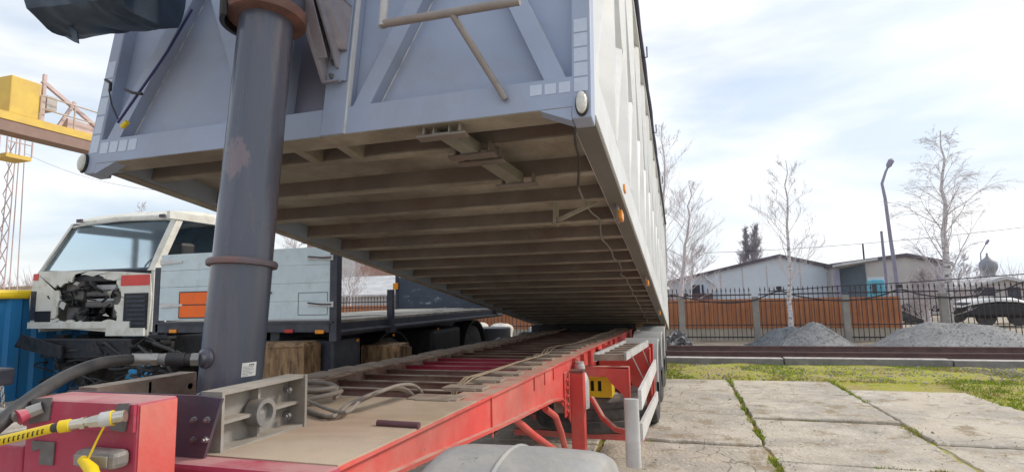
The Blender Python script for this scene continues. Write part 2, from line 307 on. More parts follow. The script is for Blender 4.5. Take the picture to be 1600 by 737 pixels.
slabm = ground_mat('slab_concrete', [((.51, .45, .37), 0, 0), ((.38, .345, .30), .42, .56), ((.53, .48, .41), .50, .62), ((.31, .25, .18), .54, .64), ((.20, .175, .15), .60, .68), ((.56, .52, .46), .58, .66), ((.15, .13, .11), .68, .72)], [0, .8, 1.7, 2.6, 6.5, 13, 20], .8)
# fine cracks in the slabs
def add_cracks(m, s1=.42):
    t = m.node_tree; L = t.links.new; b = t.nodes['Principled BSDF']; tc = [n for n in t.nodes if n.type == 'TEX_COORD'][0]
    old = b.inputs['Base Color'].links[0].from_socket
    nz = N('ShaderNodeTexNoise', t); nz.inputs['Scale'].default_value = 2.2; nz.inputs['Detail'].default_value = 6; L(tc.outputs['Object'], nz.inputs['Vector'])
    ad = N('ShaderNodeMixRGB', t, blend_type='ADD'); ad.inputs['Fac'].default_value = .55; L(tc.outputs['Object'], ad.inputs['Color1']); L(nz.outputs['Color'], ad.inputs['Color2'])
    vo = N('ShaderNodeTexVoronoi', t, feature='DISTANCE_TO_EDGE'); vo.inputs['Scale'].default_value = s1; L(ad.outputs['Color'], vo.inputs['Vector'])
    r = N('ShaderNodeMapRange', t); r.inputs['From Min'].default_value = .0008; r.inputs['From Max'].default_value = .0032; r.inputs['To Min'].default_value = .7; r.inputs['To Max'].default_value = 0; L(vo.outputs['Distance'], r.inputs['Value'])
    x = N('ShaderNodeMixRGB', t); x.inputs['Color2'].default_value = (.10, .085, .06, 1); L(r.outputs['Result'], x.inputs['Fac']); L(old, x.inputs['Color1']); L(x.outputs['Color'], b.inputs['Base Color'])
add_cracks(slabm)
g = MB(); g.add([(-400, -60, G-.05), (400, -60, G-.05), (400, 900, G-.05), (-400, 900, G-.05)], [(0, 1, 2, 3)]); struct('ground', g, groundm)
# verge between slabs and kerb
g = MB(); nx, ny = 90, 60
vs = []
for j in range(ny+1):
    for i in range(nx+1):
        x = -3+21*i/nx; y = -3+16.05*j/ny
        vs.append((x, y, G-.03 + .03*noise.noise(Vector((x*1.3, y*1.3, 0))) + .012*noise.noise(Vector((x*6, y*6, 3))) + (.03 if y > 10.9 or x > 4 else 0)))
fs = [(j*(nx+1)+i, j*(nx+1)+i+1, (j+1)*(nx+1)+i+1, (j+1)*(nx+1)+i) for j in range(ny) for i in range(nx)]
g.add(vs, fs, True); struct('grass_verge', g, mossm)
# concrete slabs, each slightly tilted, with worn irregular edges
sl = MB(); rnd = random.Random(3)
colx = [-13.7, -12.1, -10.5, -8.9, -7.3, -5.7, -4.1, -2.5, -.88, .72, 2.31, 3.93]
rowsets = {8: [-2.6, .4, 3.2, 4.4, 6.15, 7.65, 9.45, 10.72], 9: [-2.2, .8, 2.2, 4.0, 5.65, 7.45, 9.25, 10.66], 10: [-2.2, .4, 3.0, 5.2, 6.6, 8.75, 9.9]}
for ci in range(len(colx)-1):
    rows = rowsets.get(ci, [-2.4, .6, 3.4, 5.9, 7.9, 9.4, 10.9, 12.4])
    for ri in range(len(rows)-1):
        x0, x1 = colx[ci]+.02, colx[ci+1]-.022; y0, y1 = rows[ri]+.018, rows[ri+1]-.018
        dz = rnd.uniform(-.018, .018); tx = rnd.uniform(-.008, .008); ty = rnd.uniform(-.008, .008)
        path = []; n = 14
        def jit(): return rnd.uniform(-.014, .014) - (.03 if rnd.random() < .04 else 0)
        for k in range(n): path.append((x0+(x1-x0)*k/n, y0+jit()))
        for k in range(n): path.append((x1+jit(), y0+(y1-y0)*k/n))
        for k in range(n): path.append((x1-(x1-x0)*k/n, y1+jit()))
        for k in range(n): path.append((x0+jit(), y1-(y1-y0)*k/n))
        m_ = len(path); cx, cy = (x0+x1)/2, (y0+y1)/2
        zt = lambda x, y: G + dz + tx*(x-cx) + ty*(y-cy)
        inner = [(cx+(x-cx)*.985, cy+(y-cy)*.985) for x, y in path]
        vs = [(x, y, zt(x, y)-.12) for x, y in path]+[(x, y, zt(x, y)-.012) for x, y in path]+[(x, y, zt(x, y)) for x, y in inner]
        fs = []
        for k in range(m_):
            q = (k+1) % m_; fs += [(k, q, q+m_, k+m_), (k+m_, q+m_, q+2*m_, k+2*m_)]
        fs.append(tuple(range(2*m_, 3*m_)))
        sl.add(vs, fs)
struct('pavement', sl, slabm)
# kerb along the track, in long pieces with joints
k = MB(); x = -16
while x < 22:
    k.box(x, x+2.97, 13.0, 13.28, G-.2, G+.13+.006*math.sin(x), .015); x += 3
struct('kerb', k, kerbm)
bal = ground_mat('pale_ballast', [((.52, .47, .41), 0, 0), ((.36, .32, .28), .45, .62), ((.62, .58, .52), .5, .7)], [0, 2, 9], .8)
b_ = MB(); b_.box(-16, 22, 13.28, 16.6, G-.2, G+.0); struct('track_bed', b_, bal)

def tag(o, label, cat, group=None):
    o['label'] = label; o['category'] = cat
    if group: o['group'] = group
    return o
# railway rails (two), I-profile
prof = [(-.065, 0), (.065, 0), (.065, .012), (.012, .03), (.012, .125), (.035, .135), (.035, .172), (-.035, .172), (-.035, .135), (-.012, .125), (-.012, .03), (-.065, .012)]
for i, (yy, lb) in enumerate(((14.35, 'nearer rusty steel rail running along just behind the kerb'), (15.87, 'farther rusty steel rail, on the side of the gravel heaps'))):
    r_ = MB(); r_.prism([(yy+a, G-.03+b) for a, b in prof], 'x', -16, 22); tag(r_.build('rail', railst), lb, 'rail', 'railway rails along the kerb')

# grass and weeds
gr = MB(); rnd = random.Random(5)
def blade(mb, x, y, z, h, lean):
    a = rnd.uniform(0, 2*PI); w_ = rnd.uniform(.004, .010); dx, dy = math.cos(a), math.sin(a); b_ = rnd.uniform(0, 2*PI)
    lx, ly = math.cos(b_)*lean*h, math.sin(b_)*lean*h
    mb.add([(x-dx*w_, y-dy*w_, z), (x+dx*w_, y+dy*w_, z), (x+dx*w_*.6+lx*.4, y+dy*w_*.6+ly*.4, z+h*.6), (x-dx*w_*.6+lx*.4, y-dy*w_*.6+ly*.4, z+h*.6), (x+lx, y+ly, z+h)], [(0, 1, 2, 3), (3, 2, 4)])
def clump(mb, x, y, z, n, rad, h):
    for _ in range(n):
        a = rnd.uniform(0, 2*PI); r = rad*math.sqrt(rnd.random()); blade(mb, x+math.cos(a)*r, y+math.sin(a)*r, z, h*rnd.uniform(.5, 1.2), rnd.uniform(.2, .9))
for _ in range(16000):
    x = rnd.uniform(-.6, 14); y = rnd.uniform(10.7, 13.0)
    if noise.noise(Vector((x*.9, y*.9, 5))) > -.05+.04*max(0, x-5) + (0.25 if x > 6 and y > 12 else 0): clump(gr, x, y, G-.01, 3, .04, .035)
    elif rnd.random() < .8: clump(gr, x, y, G-.015, 3, .05, .016)
for _ in range(7000):
    x = rnd.uniform(3.9, 9); y = rnd.uniform(6, 11.2)
    if noise.noise(Vector((x*.7, y*.7, 9))) > -.35: clump(gr, x, y, G-.01, 4, .05, .04)
gr.build('grass', leafg, None, kind='stuff')
wd = MB()
for xj in (.72, 2.31):
    for _ in range(420):
        y = rnd.uniform(3.2, 10.7); x = xj+rnd.gauss(0, .02)
        dens = noise.noise(Vector((xj*7, y*1.4, 1)))
        if dens > (.02 if xj < 1 else .22) or (xj > 1 and y > 8.9): clump(wd, x, y, G-.03, 6, .03, .055)
for y, xs in ((5.65, (1.5, 2.1)), (7.45, (1.25, 1.45)), (4.4, (-.6, .6)), (8.75, (3.2, 3.9)), (3.9, (1.3, 2.2))):
    for _ in range(34): clump(wd, rnd.uniform(*xs), y+rnd.gauss(0, .01), G-.03, 5, .03, .035)
for _ in range(26): clump(wd, .72+rnd.gauss(0, .05), 4.9+rnd.gauss(0, .12), G-.02, 10, .05, .09)
wd.build('joint_weeds', leafg, None, kind='stuff')
pb = MB(); pebm = mat('mixed_pebbles', (.42, .39, .34), (.16, .15, .14), 3, .9, bump=0)
for _ in range(4200):
    if rnd.random() < .7: x, y = rnd.uniform(5, 13), rnd.gauss(12.3, .45)
    else: x, y = rnd.uniform(-.5, 12), rnd.uniform(10.7, 12.95)
    r = rnd.uniform(.008, .026); sq = rnd.uniform(.3, .6)
    vs = [(x+r*rnd.uniform(.7, 1.2)*math.cos(a), y+r*rnd.uniform(.7, 1.2)*math.sin(a), G+.0) for a in (0, 1.05, 2.1, 3.14, 4.2, 5.2)]+[(x+r*.5*math.cos(a), y+r*.5*math.sin(a), G+.01+r*sq) for a in (0, 1.05, 2.1, 3.14, 4.2, 5.2)]
    pb.add(vs, [(i, (i+1) % 6, (i+1) % 6+6, i+6) for i in range(6)]+[tuple(range(6, 12))])
for _ in range(700):
    x, y = rnd.uniform(1.5, 12), rnd.uniform(16.2, 18.6); r = rnd.uniform(.015, .06)**1.0*.8
    vs = [(x+r*rnd.uniform(.6, 1.3)*math.cos(a), y+r*rnd.uniform(.6, 1.3)*math.sin(a), G-.05) for a in (0, 1.25, 2.5, 3.75, 5)]+[(x, y, G-.05+r)]
    pb.add(vs, [(i, (i+1) % 5, 5) for i in range(5)])
for _ in range(900):
    x, y = rnd.uniform(-.6, 4), rnd.uniform(3, 10.8); r = rnd.uniform(.003, .011) if rnd.random() < .93 else rnd.uniform(.012, .022)
    if rnd.random() < .5: x = rnd.choice((.72, 2.31, -.4))+rnd.gauss(0, .12)
    a0 = rnd.uniform(0, 3); vs = [(x+r*rnd.uniform(.6, 1.3)*math.cos(a+a0), y+r*rnd.uniform(.6, 1.3)*math.sin(a+a0), G+.006) for a in (0, 1.25, 2.5, 3.75, 5)]+[(x, y, G+.01+r*.6)]
    pb.add(vs, [(i, (i+1) % 5, 5) for i in range(5)])
pb.build('pebbles', pebm, None, kind='stuff')

# ================================================================== SEMI-TRAILER
TR = thing('semi_trailer', 'long red semi-trailer with its pale grey tipper body raised on a hydraulic ram', 'semi-trailer', (-1.56, 6, G))
zf = lambda y: -.40-.0185*y
XR, XL = -.87, -2.25
rail_bot = [(1.25, -.515), (1.6, -.53), (2.0, -.562), (2.5, -.605), (3.0, -.645), (3.4, -.672), (3.8, -.70), (4.1, -.74), (4.25, -.84), (4.5, -1.0), (11.4, -1.12)]
for side_, x0 in ((1, XR), (-1, XL)):
    m = MB()
    ys = [p[0] for p in rail_bot]
    top = [(y, zf(y)-.012) for y in ys]
    poly = top + [(y, z) for y, z in reversed(rail_bot)]
    wo = x0-side_*.02
    # web as strip quads so the concave outline stays clean
    n = len(ys); vs = []
    for i in range(n):
        vs += [(wo, top[i][0], top[i][1]), (wo, rail_bot[i][0], rail_bot[i][1]), (wo-side_*.010, top[i][0], top[i][1]), (wo-side_*.010, rail_bot[i][0], rail_bot[i][1])]
    fs = []
    for i in range(n-1):
        a, b = i*4, i*4+4; fs += [(a, a+1, b+1, b), (a+2, b+2, b+3, a+3), (a, b, b+2, a+2), (a+1, a+3, b+3, b+1)]
    m.add(vs, fs)
    m.ribbon([(y, zf(y)) for y in (1.22, 3, 5, 8, 11.4)], x0, x0-side_*.17, .012)
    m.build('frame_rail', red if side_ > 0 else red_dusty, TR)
    b2 = MB()
    pth = [(y, z+.008) for y, z in rail_bot[:8]] + [(4.16, -.765)]
    b2.ribbon(pth, x0+side_*.005, x0-side_*.12, .014)
    lip = b2.build('bottom_flange', red, TR)
    for yy in ([2.55, 3.35, 3.62, 3.88, 4.6, 5.0, 5.4, 5.9, 6.4, 6.9, 7.4, 8.0]):
        q = MB()
        if yy < 3.9: q.box(x0-side_*.02, x0-side_*.012, yy, yy+.012, zf(yy)-(.2 if yy < 3 else .10), zf(yy)-.014)
        else: q.box(x0-side_*.02, x0+side_*.012, yy, yy+.014, zf(yy)-.30, zf(yy)-.014)
        q.build('stiffener', red, TR)
# pads on the rails and cross members
y = 2.35; i = 0
while y < 10.8:
    z = zf(y)
    if y > 2.4:
        cm = MB(); cm.box(XL+.02, XR-.03, y-.025, y+.025, z-.065, z-.057); cm.box(XL+.02, XR-.03, y-.004, y+.004, z-.20, z-.065); cm.box(XL+.02, XR-.03, y-.025, y+.025, z-.208, z-.20)
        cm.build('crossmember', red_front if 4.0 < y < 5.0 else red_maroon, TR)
    for side_, x0 in ((1, XR), (-1, XL)):
        p = MB(); x1 = x0-side_*.085; x2 = x0-side_*(.30 if side_ > 0 else .19)
        a = y-.07+rnd.uniform(-.01, .01); d = rnd.uniform(.10, .13) if side_ > 0 else .22
        if side_ < 0: x1 = x0+rnd.uniform(-.02, .01)
        zt_p = z+rnd.uniform(.011, .016)
        p.box(x1+rnd.uniform(-.012, .012), x2+rnd.uniform(-.03, .03), a, a+d, z+.003, zt_p, .002)
        if side_ > 0:
            p.box(x2+.02, x1-.03, a-.014, a-.002, z+.003, z+.010)
        p.build('pad', padm, TR)
    y += .318; i += 1
# front deck plate and front beam
m = MB(); m.hexa([(x_, y_, zf(y_)+d_) for d_ in (-.009, .004) for x_, y_ in ((-2.22, 1.30), (-.875, 1.30), (-.875, 2.32), (-2.22, 2.32))]); m.build('deck_plate', dust, TR)
m = MB(); m.box(-2.30, -.86, 1.215, 1.298, -.56, -.419, .014); m.build('front_beam', red_front, TR)
m = MB(); m.box(-1.56, -1.203, 1.0, 1.108, -.60, -.222, .006); m.build('coupling_box', red_front, TR)
m = MB(); m.box(-1.2025, -1.201, 1.006, 1.104, -.6, -.228); m.build('coupling_box_lit_side', red, TR)  # thin brighter red sheet puts sunlight on the box's right side
m = MB(); m.box(-2.1, -1.563, 1.0, 1.06, -.60, -.335, .006); m.build('lower_front_plate', red_front, TR)
m = MB(); m.box(-1.558, -1.204, .992, .999, -.285, -.2235); m.build('coupling_strip', red_front, TR)
def patch(name, cs, Y, mm, t=.003):
    q = MB(); P = [onY(u, v, Y) for u, v in cs]; q.add([(p.x, Y, p.z) for p in P]+[(p.x, Y-t, p.z) for p in P], [tuple(range(len(P))), tuple(reversed(range(len(P), 2*len(P))))]+[(i, (i+1) % len(P), (i+1) % len(P)+len(P), i+len(P)) for i in range(len(P))])
    return q.build(name, mm, TR)
greyp = mat('bare_grey_primer', (.16, .15, .15), (.11, .10, .10), 30, .6)
patch('bare_patch', [(185, 630), (204, 629), (197, 674), (173, 671)], .9915, greyp)
patch('bare_patch', [(52, 687), (87, 690), (84, 726), (62, 724), (65, 700), (52, 704)], .999, greyp)
patch('bare_patch', [(52, 622), (83, 620), (78, 656), (46, 662)], .9915, greyp)
# grey socket housing
q = MB(); p0 = onY(145, 694, 1.0); p1 = onY(205, 727, 1.0)
q.box(p0.x, p1.x, .955, .999, p1.z, p0.z, .012); sk = q.build('socket_housing', mat('grey_socket_plastic', (.22, .20, .19), (.16, .15, .14), 18, .4, dirt=(.4, .33, .28), dscale=9, damt=.5), TR)
q = MB(); q.box(p0.x+.01, p1.x-.012, .95, .9545, p1.z+.008, p0.z-.008, .002); q.build('socket_lid', steel, sk)
# cylinder cradle: two ribbed side brackets with trunnion rings
for side_ in (1, -1):
    xo = -1.56+side_*.28; xi = xo-side_*.075
    m = MB(); y0, y1, z0, z1 = 1.335, 1.69, -.4285, -.262
    m.box(xi, xi+side_*.010, y0, y1, z0, z1)
    m.box(xi, xo, y0, y1, z1, z1+.010); m.box(xi, xo, y0, y1, z0, z0+.010)
    m.box(xi, xo+side_*.006, y1, y1+.012, z0, z1+.010); m.box(xi, xo+side_*.002, y0-.010, y0, z0, z1+.010)
    m.box(xi, xo-side_*.02, y0, y1, -.350, -.340); m.box(xi, xo-side_*.03, 1.505, 1.515, z0, z1)
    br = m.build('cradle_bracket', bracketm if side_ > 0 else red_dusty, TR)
    m = MB(); m.lathe((xo-side_*.05, 1.51, -.345), (side_, 0, 0), [(.030, 0), (.042, 0), (.044, .05), (.030, .05), (.029, .03), (0, .03)], 24); m.build('trunnion_ring', steel, br)
    for yy, zz in ((1.655, -.30), (1.655, -.385)):
        m = MB(); m.lathe((xo-side_*.03, yy, zz), (-.2*0-side_*0, -1, 0), [(0, .0), (.011, 0), (.011, .012), (.007, .013), (.007, .02), (0, .021)], 6)
        m.tube([(xi, yy+.02, zz), (xi+side_*.018, yy+.02, zz)], .012, 6); m.build('bolt', boltm, br)
# front plate of the cradle
pa_, pb_ = onY(346, 622, 1.262), onY(318, 708, 1.262)
m = MB(); m.prism([(-1.80, -.418), (-1.80, -.252), (-1.30, -.252), (pa_.x, -.258), (pb_.x, -.418)], 'y', 1.262, 1.272); cp = m.build('cradle_front_plate', mat('dark_purple_paint', (.07, .065, .095), (.05, .045, .065), 6, .5, dirt=(.2, .07, .08), dscale=5, damt=.35), TR)
for u, v in ((305, 655), (325, 655), (304, 686), (323, 686)):
    p = onY(u, v, 1.262); m = MB(); m.lathe((p.x, 1.262, p.z), (0, -1, 0), [(.0095, 0), (.0095, .002), (.0078, .003), (.0078, .009), (.0045, .010), (.0045, .015), (0, .0155)], 6); m.build('bolt', boltm, cp)
# hydraulic ram
c0 = Vector((-1.56, 1.640, -.43)); c1 = Vector((-1.56, 1.785, 1.22)); ax = (c1-c0).normalized()
def ca(z): return c0+ax*((z-c0.z)/ax.z)
m = MB(); zl = .145
m.lathe(c0, ax, [(.105, 0), (.105, (zl+.43)/ax.z)], 48); m.lathe(ca(zl), ax, [(.1035, 0), (.1035, 1.1)], 48)
ram = m.build('hydraulic_ram', cylm, TR)
m = MB(); m.lathe(ca(zl-.012), ax, [(.109, 0), (.121, .002), (.123, .010), (.123, .018), (.119, .024), (.104, .027)], 48); m.build('collar', rust if False else mat('worn_collar', (.14, .11, .13), (.1, .09, .11), 9, .5, dirt=(.3, .12, .08), dscale=6, damt=.6), ram)
zt = 1.13
m = MB(); m.lathe(ca(zt), ax, [(.105, 0), (.148, .006), (.154, .02), (.154, .045), (.140, .052), (.105, .054)], 48); m.build('top_ring', rust, ram)
m = MB(); m.lathe(ca(zt+.056), ax, [(.105, 0), (.135, .002), (.142, .03), (.142, .12), (.10, .13)], 48); m.build('top_housing', cylm, ram)
m = MB()
for i in range(14):
    a0 = PI*(.92+.42*i/14); pass
prs = []
for i in range(15):
    a0 = PI*(.80+.55*i/14); prs.append((math.cos(a0), math.sin(a0)))
cc = ca(zt-.05)
vs = []; 
for (a, b_) in prs: vs += [cc+Vector((a*.15, b_*.15, .03)), cc+Vector((a*.168, b_*.168, .03)), cc+Vector((a*.168, b_*.168, .12)), cc+Vector((a*.15, b_*.15, .12))]
fs = []
for i in range(14):
    for k_ in range(4): fs.append((i*4+k_, i*4+(k_+1) % 4, i*4+4+(k_+1) % 4, i*4+4+k_))
fs += [(0, 1, 2, 3), (56, 57, 58, 59)]
m.add(vs, fs); m.build('ring_guard', black, ram)
# inlet fitting on ram, lug, data plate, scraped patch
p = onX(318, 558, -1.60); fa = onY(292, 559, 1.46)
fc = ca(-.19); fdir = (Vector((fa.x, fa.y, fa.z))-fc); fdir.z = 0; fdir.normalize()
cyl_pt = lambda z, ang, r=.109: ca(z)+Vector((math.cos(ang)*r, math.sin(ang)*r, 0))
def ramang(u, z):     # angle on the ram whose silhouette side falls at photo column u
    best = None
    for k_ in range(361):
        a = PI*1.18+PI*1.06*k_/360; q = R3.transposed() @ cyl_pt(z, a); px = q.x/q.z*F+CX
        if best is None or abs(px-u) < best[0]: best = (abs(px-u), a)
    return best[1]
fang = ramang(320, -.19)
fd = Vector((math.cos(fang), math.sin(fang), 0)); fb = cyl_pt(-.185, fang, .103)
m = MB(); m.lathe(fb, fd, [(.036, 0), (.034, .010), (.024, .016), (.022, .03), (0.018, .031)], 24); m.build('inlet_port', cylm, ram)
def on_ram(name, u0, u1, z0, z1, mm, n=8, r=.1062, par=None, jag=0):
    a0, a1 = ramang(u0, (z0+z1)/2), ramang(u1, (z0+z1)/2); vs = []; fs = []; rr = random.Random(4)
    for i in range(n+1):
        a = a0+(a1-a0)*i/n; vs += [cyl_pt(z0+jag*(.5+1.1*noise.noise(Vector((i*.23, 1, 0)))+.5*noise.noise(Vector((i*.9, 1, 0)))), a, r), cyl_pt(z1-jag*(.6+1.4*noise.noise(Vector((i*.17, 7, 0)))+.6*noise.noise(Vector((i*.8, 7, 0)))), a, r), cyl_pt(z0, a, r-.003), cyl_pt(z1, a, r-.003)]
    for i in range(n): a = i*4; fs += [(a, a+4, a+5, a+1)]
    q = MB(); q.add(vs, fs); return q.build(name, mm, par or ram)
plate_m = mat('printed_label', (.78, .77, .74), (.7, .69, .66), 40, .5)
pl = on_ram('data_label', 378, 401, -.252, -.205, plate_m)
ang0, ang1 = ramang(380, -.23), ramang(399, -.23)
q = MB()
for row, (z, h, cnt) in enumerate(((-.2105, .0045, 3), (-.2175, .0015, 8), (-.2225, .0015, 7), (-.2275, .0015, 8), (-.2325, .0015, 5), (-.2375, .0015, 8), (-.2425, .0015, 7), (-.2475, .0015, 4))):
    a = ang0 + (ang1-ang0)*(.45 if row == 0 else 0)
    for j in range(cnt):
        st = (ang1-ang0)*(.16 if row == 0 else .115)
        if a+st*.8 > ang1 and ang1 > ang0: break
        P = [cyl_pt(z-h, a, .1066), cyl_pt(z-h, a+st*.8, .1066), cyl_pt(z, a+st*.8, .1066), cyl_pt(z, a, .1066)]
        q.add(P, [(0, 1, 2, 3)]); a += st
q.build('label_print', black, ram)
cylp = cylm.copy(); cylp.name = 'scraped_cylinder_paint'; ram.data.materials.clear(); ram.data.materials.append(cylp)
t = cylp.node_tree; bs = t.nodes['Principled BSDF']; old = bs.inputs['Base Color'].links[0].from_socket; tcx = [n for n in t.nodes if n.type == 'TEX_COORD'][0]
pc = cyl_pt(.53, ramang(368, .53), .104)-Vector(TR['origin'])
v1 = N('ShaderNodeVectorMath', t, operation='SUBTRACT'); v1.inputs[1].default_value = pc; t.links.new(tcx.outputs['Object'], v1.inputs[0])
v2 = N('ShaderNodeVectorMath', t, operation='MULTIPLY'); v2.inputs[1].default_value = (1/.05, 1/.05, 1/.085); t.links.new(v1.outputs[0], v2.inputs[0])
v3 = N('ShaderNodeVectorMath', t, operation='LENGTH'); t.links.new(v2.outputs[0], v3.inputs[0])
nx1 = N('ShaderNodeTexNoise', t); nx1.inputs['Scale'].default_value = 24; nx1.inputs['Detail'].default_value = 10; nx1.inputs['Roughness'].default_value = .7
mp1 = N('ShaderNodeMapping', t); mp1.inputs['Scale'].default_value = (1.6, 1.6, .5); t.links.new(tcx.outputs['Object'], mp1.inputs['Vector']); t.links.new(mp1.outputs['Vector'], nx1.inputs['Vector'])
ma = N('ShaderNodeMath', t, operation='MULTIPLY_ADD'); ma.inputs[1].default_value = 3.4; t.links.new(nx1.outputs['Fac'], ma.inputs[0]); t.links.new(v3.outputs['Value'], ma.inputs[2])
mr = N('ShaderNodeMapRange', t); mr.inputs['From Min'].default_value = 2.75; mr.inputs['From Max'].default_value = 2.45; mr.inputs['To Min'].default_value = 0; mr.inputs['To Max'].default_value = .55; t.links.new(ma.outputs[0], mr.inputs['Value'])
mc = N('ShaderNodeMixRGB', t); mc.inputs['Color2'].default_value = (.25, .18, .20, 1); t.links.new(mr.outputs['Result'], mc.inputs['Fac']); t.links.new(old, mc.inputs['Color1']); t.links.new(mc.outputs['Color'], bs.inputs['Base Color'])
la = ramang(316, -.29); lb = cyl_pt(-.30, la, .104); ldr = Vector((math.cos(la), math.sin(la), 0)); ltn = Vector((-ldr.y, ldr.x, 0))
m = MB(); P = []
for t_ in (-.006, .006):
    for (a, b_) in ((0, -.045), (.022, -.045), (.034, -.03), (.034, -.012), (.022, 0.0), (0, .006)): P.append(lb+ldr*a+Vector((0, 0, b_))+ltn*t_)
m.add(P, [(0, 1, 2, 3, 4, 5), (11, 10, 9, 8, 7, 6)]+[(i, (i+1) % 6, (i+1) % 6+6, i+6) for i in range(6)]); m.build('lug', cylm, ram)
m = MB(); m.lathe(lb+ldr*.02+Vector((0, 0, -.023))-ltn*.0075, ltn, [(0, 0), (.008, 0), (.008, .015), (0, .015)], 14); m.build('lug_hole', black, ram)

# --------------------------- tipper body (own tilted coordinates: x across, y along the body, z up from the floor)
W0, W1 = -2.845, -.285; BL = 10.2; BH = 2.30
body = bpy.data.objects.new('tipper_body', None)
m = MB(); m.box(W0+.06, W1-.06, .10, BL, .158, .168)
body = m.build('tipper_body', under, None)
body.parent = TR; body['local'] = 1
del body['origin']
body.location = BO - Vector(TR['origin']); body.rotation_euler = (-TH, 0, 0)
def bb(name, mb, mm): return mb.build(name, mm, body)
# front wall sheet (recessed) and its members
m = MB(); m.box(W0+.03, W1-.03, .065, .075, .06, BH); bb('front_sheet', m, paint)
m = MB(); m.box(W0+.07, W1-.07, .0, .064, .057, .182); m.cur = 1; m.box(W0+.07, W1-.07, .002, .12, .0535, .0568)
bb('bottom_band', m, [paint, under])
for s_, (a, b) in ((1, (W1-.0, W1-.075)), (-1, (W0, W0+.075))):
    m = MB(); m.box(a, b, .0, .09, .006, BH, .006); bb('corner_post', m, paint)
    x0, x1 = (W1-.075, W1-.20) if s_ > 0 else (W0+.075, W0+.20)
    m = MB(); m.prism([(x0, .0), (x0, .054), (x1, .054)], 'y', .001, .06); bb('corner_gusset', m, paint)
for s_ in (1, -1):
    xa = -1.56+s_*.10; xb = -1.56+s_*.215
    m = MB(); m.box(xa, xb, -.006, .064, .0565, BH, .003); bm_ = bb('lift_beam', m, paint)
    m = MB(); m.box(xb, xb+s_*.006, -.006, .02, .056, BH); bb('weld_bead', m, whitep)
    # diagonals from the foot of each lift beam, and the outer ones
    def diag(p, q, wd):
        p = Vector(p); q = Vector(q); m = MB(); m.hexa([(p.x-wd/2, .004, p.y), (p.x+wd/2, .004, p.y), (p.x+wd/2, .064, p.y), (p.x-wd/2, .064, p.y), (q.x-wd/2, .004, q.y), (q.x+wd/2, .004, q.y), (q.x+wd/2, .064, q.y), (q.x-wd/2, .064, q.y)])
        ob = bb('diagonal_brace', m, paint)
        wb = MB(); rr = random.Random(int(p.x*100)); pts = []; sg = wd/2+.003
        for i in range(60): t = i/59; pts.append((p.x+(q.x-p.x)*t+sg, .0635, p.y+(q.y-p.y)*t))
        wb.tube(pts, [.0022*(1+.5*rr.random()) if rr.random() < .72 else .0006 for _ in pts], 5)
        bb('weld_bead', wb, whitep)
        return ob
    if s_ > 0: diag((-1.275, .183), (-.59, 1.66), .085); diag((-.425, .183), (-1.06, 1.66), .085)
    else: diag((-1.845, .183), (-2.53, 1.66), .085); diag((-2.695, .183), (-2.06, 1.66), .085)
# dark strip top panels and hoist bracket bolted to the beam
hm = mat('hoist_bracket_steel', (.32, .30, .33), (.22, .20, .23), 8, .5, dirt=(.3, .2, .2), dscale=5, damt=.4)
for s_ in (1, -1):
    X = lambda x: -1.56+s_*(x+1.56)
    m = MB(); A = [fr(530, 132), fr(515, 132), fr(463, 0), fr(555, 0)]
    x_in, x_out = X(-1.452), X(-1.352)
    m.box(x_in, x_out, -.022, -.0125, .30, 1.0)
    br = bb('hoist_bracket', m, paint)
    m = MB()
    def plate(xc, th):
        m.hexa([(xc-th/2, -.04, .295), (xc+th/2, -.04, .295), (xc+th/2, -.0222, .295), (xc-th/2, -.0222, .295), (xc-th/2, -.22, .80), (xc+th/2, -.22, .80), (xc+th/2, -.0222, .80), (xc-th/2, -.0222, .80)])
    def web(xc, th, poly): m.prism(poly, 'x', xc-th/2, xc+th/2)
    web(X(-1.450), .012, [(-.0222, .295), (-.045, .295), (-.36, .66), (-.38, .80), (-.38, .98), (-.0222, .98)])
    web(X(-1.392), .010, [(-.0222, .36), (-.035, .36), (-.30, .68), (-.30, .98), (-.0222, .98)])
    m.box(x_in, X(-1.37), -.045, -.0222, .288, .2945)
    m.hexa([(X(-1.4435), -.10, .372), (X(-1.398), -.10, .372), (X(-1.398), -.093, .372), (X(-1.4435), -.093, .372), (X(-1.4435), -.33, .70), (X(-1.398), -.33, .70), (X(-1.398), -.323, .70), (X(-1.4435), -.323, .70)])
    m.hexa([(X(-1.3865), -.045, .44), (X(-1.355), -.0225, .44), (X(-1.355), -.0225, .448), (X(-1.3865), -.045, .448), (X(-1.3865), -.25, .66), (X(-1.355), -.0225, .66), (X(-1.355), -.0225, .668), (X(-1.3865), -.25, .668)])
    bb('bracket_webs', m, hm)
    for (u, v) in ((527, 103), (524, 124), (533, 63), (540, 25), (543, 50)):
        p = fr(u, v); m = MB(); m.lathe((X(p.x), -.0222, p.z), (0, -1, 0), [(.013, 0), (.013, .003), (.0105, .004), (.0105, .014), (.006, .015), (.006, .024), (0, .0245)], 6); bb('bolt', m, boltm)
    m = MB(); m.lathe((X(-1.47), -.30, .70), (s_, 0, 0), [(.0, 0), (.036, 0), (.036, .095), (.024, .10), (.024, .115), (0, .115)], 20); bb('pivot_pin', m, steel)
# sheet between lift beams, its darker colour stands for shade in the recess
m = MB(); m.box(-1.459, -1.661, .055, .0642, .19, BH); bb('centre_channel', m, mat('shaded_recess_paint', (.2, .2, .27), (.17, .17, .23), 3, .5))
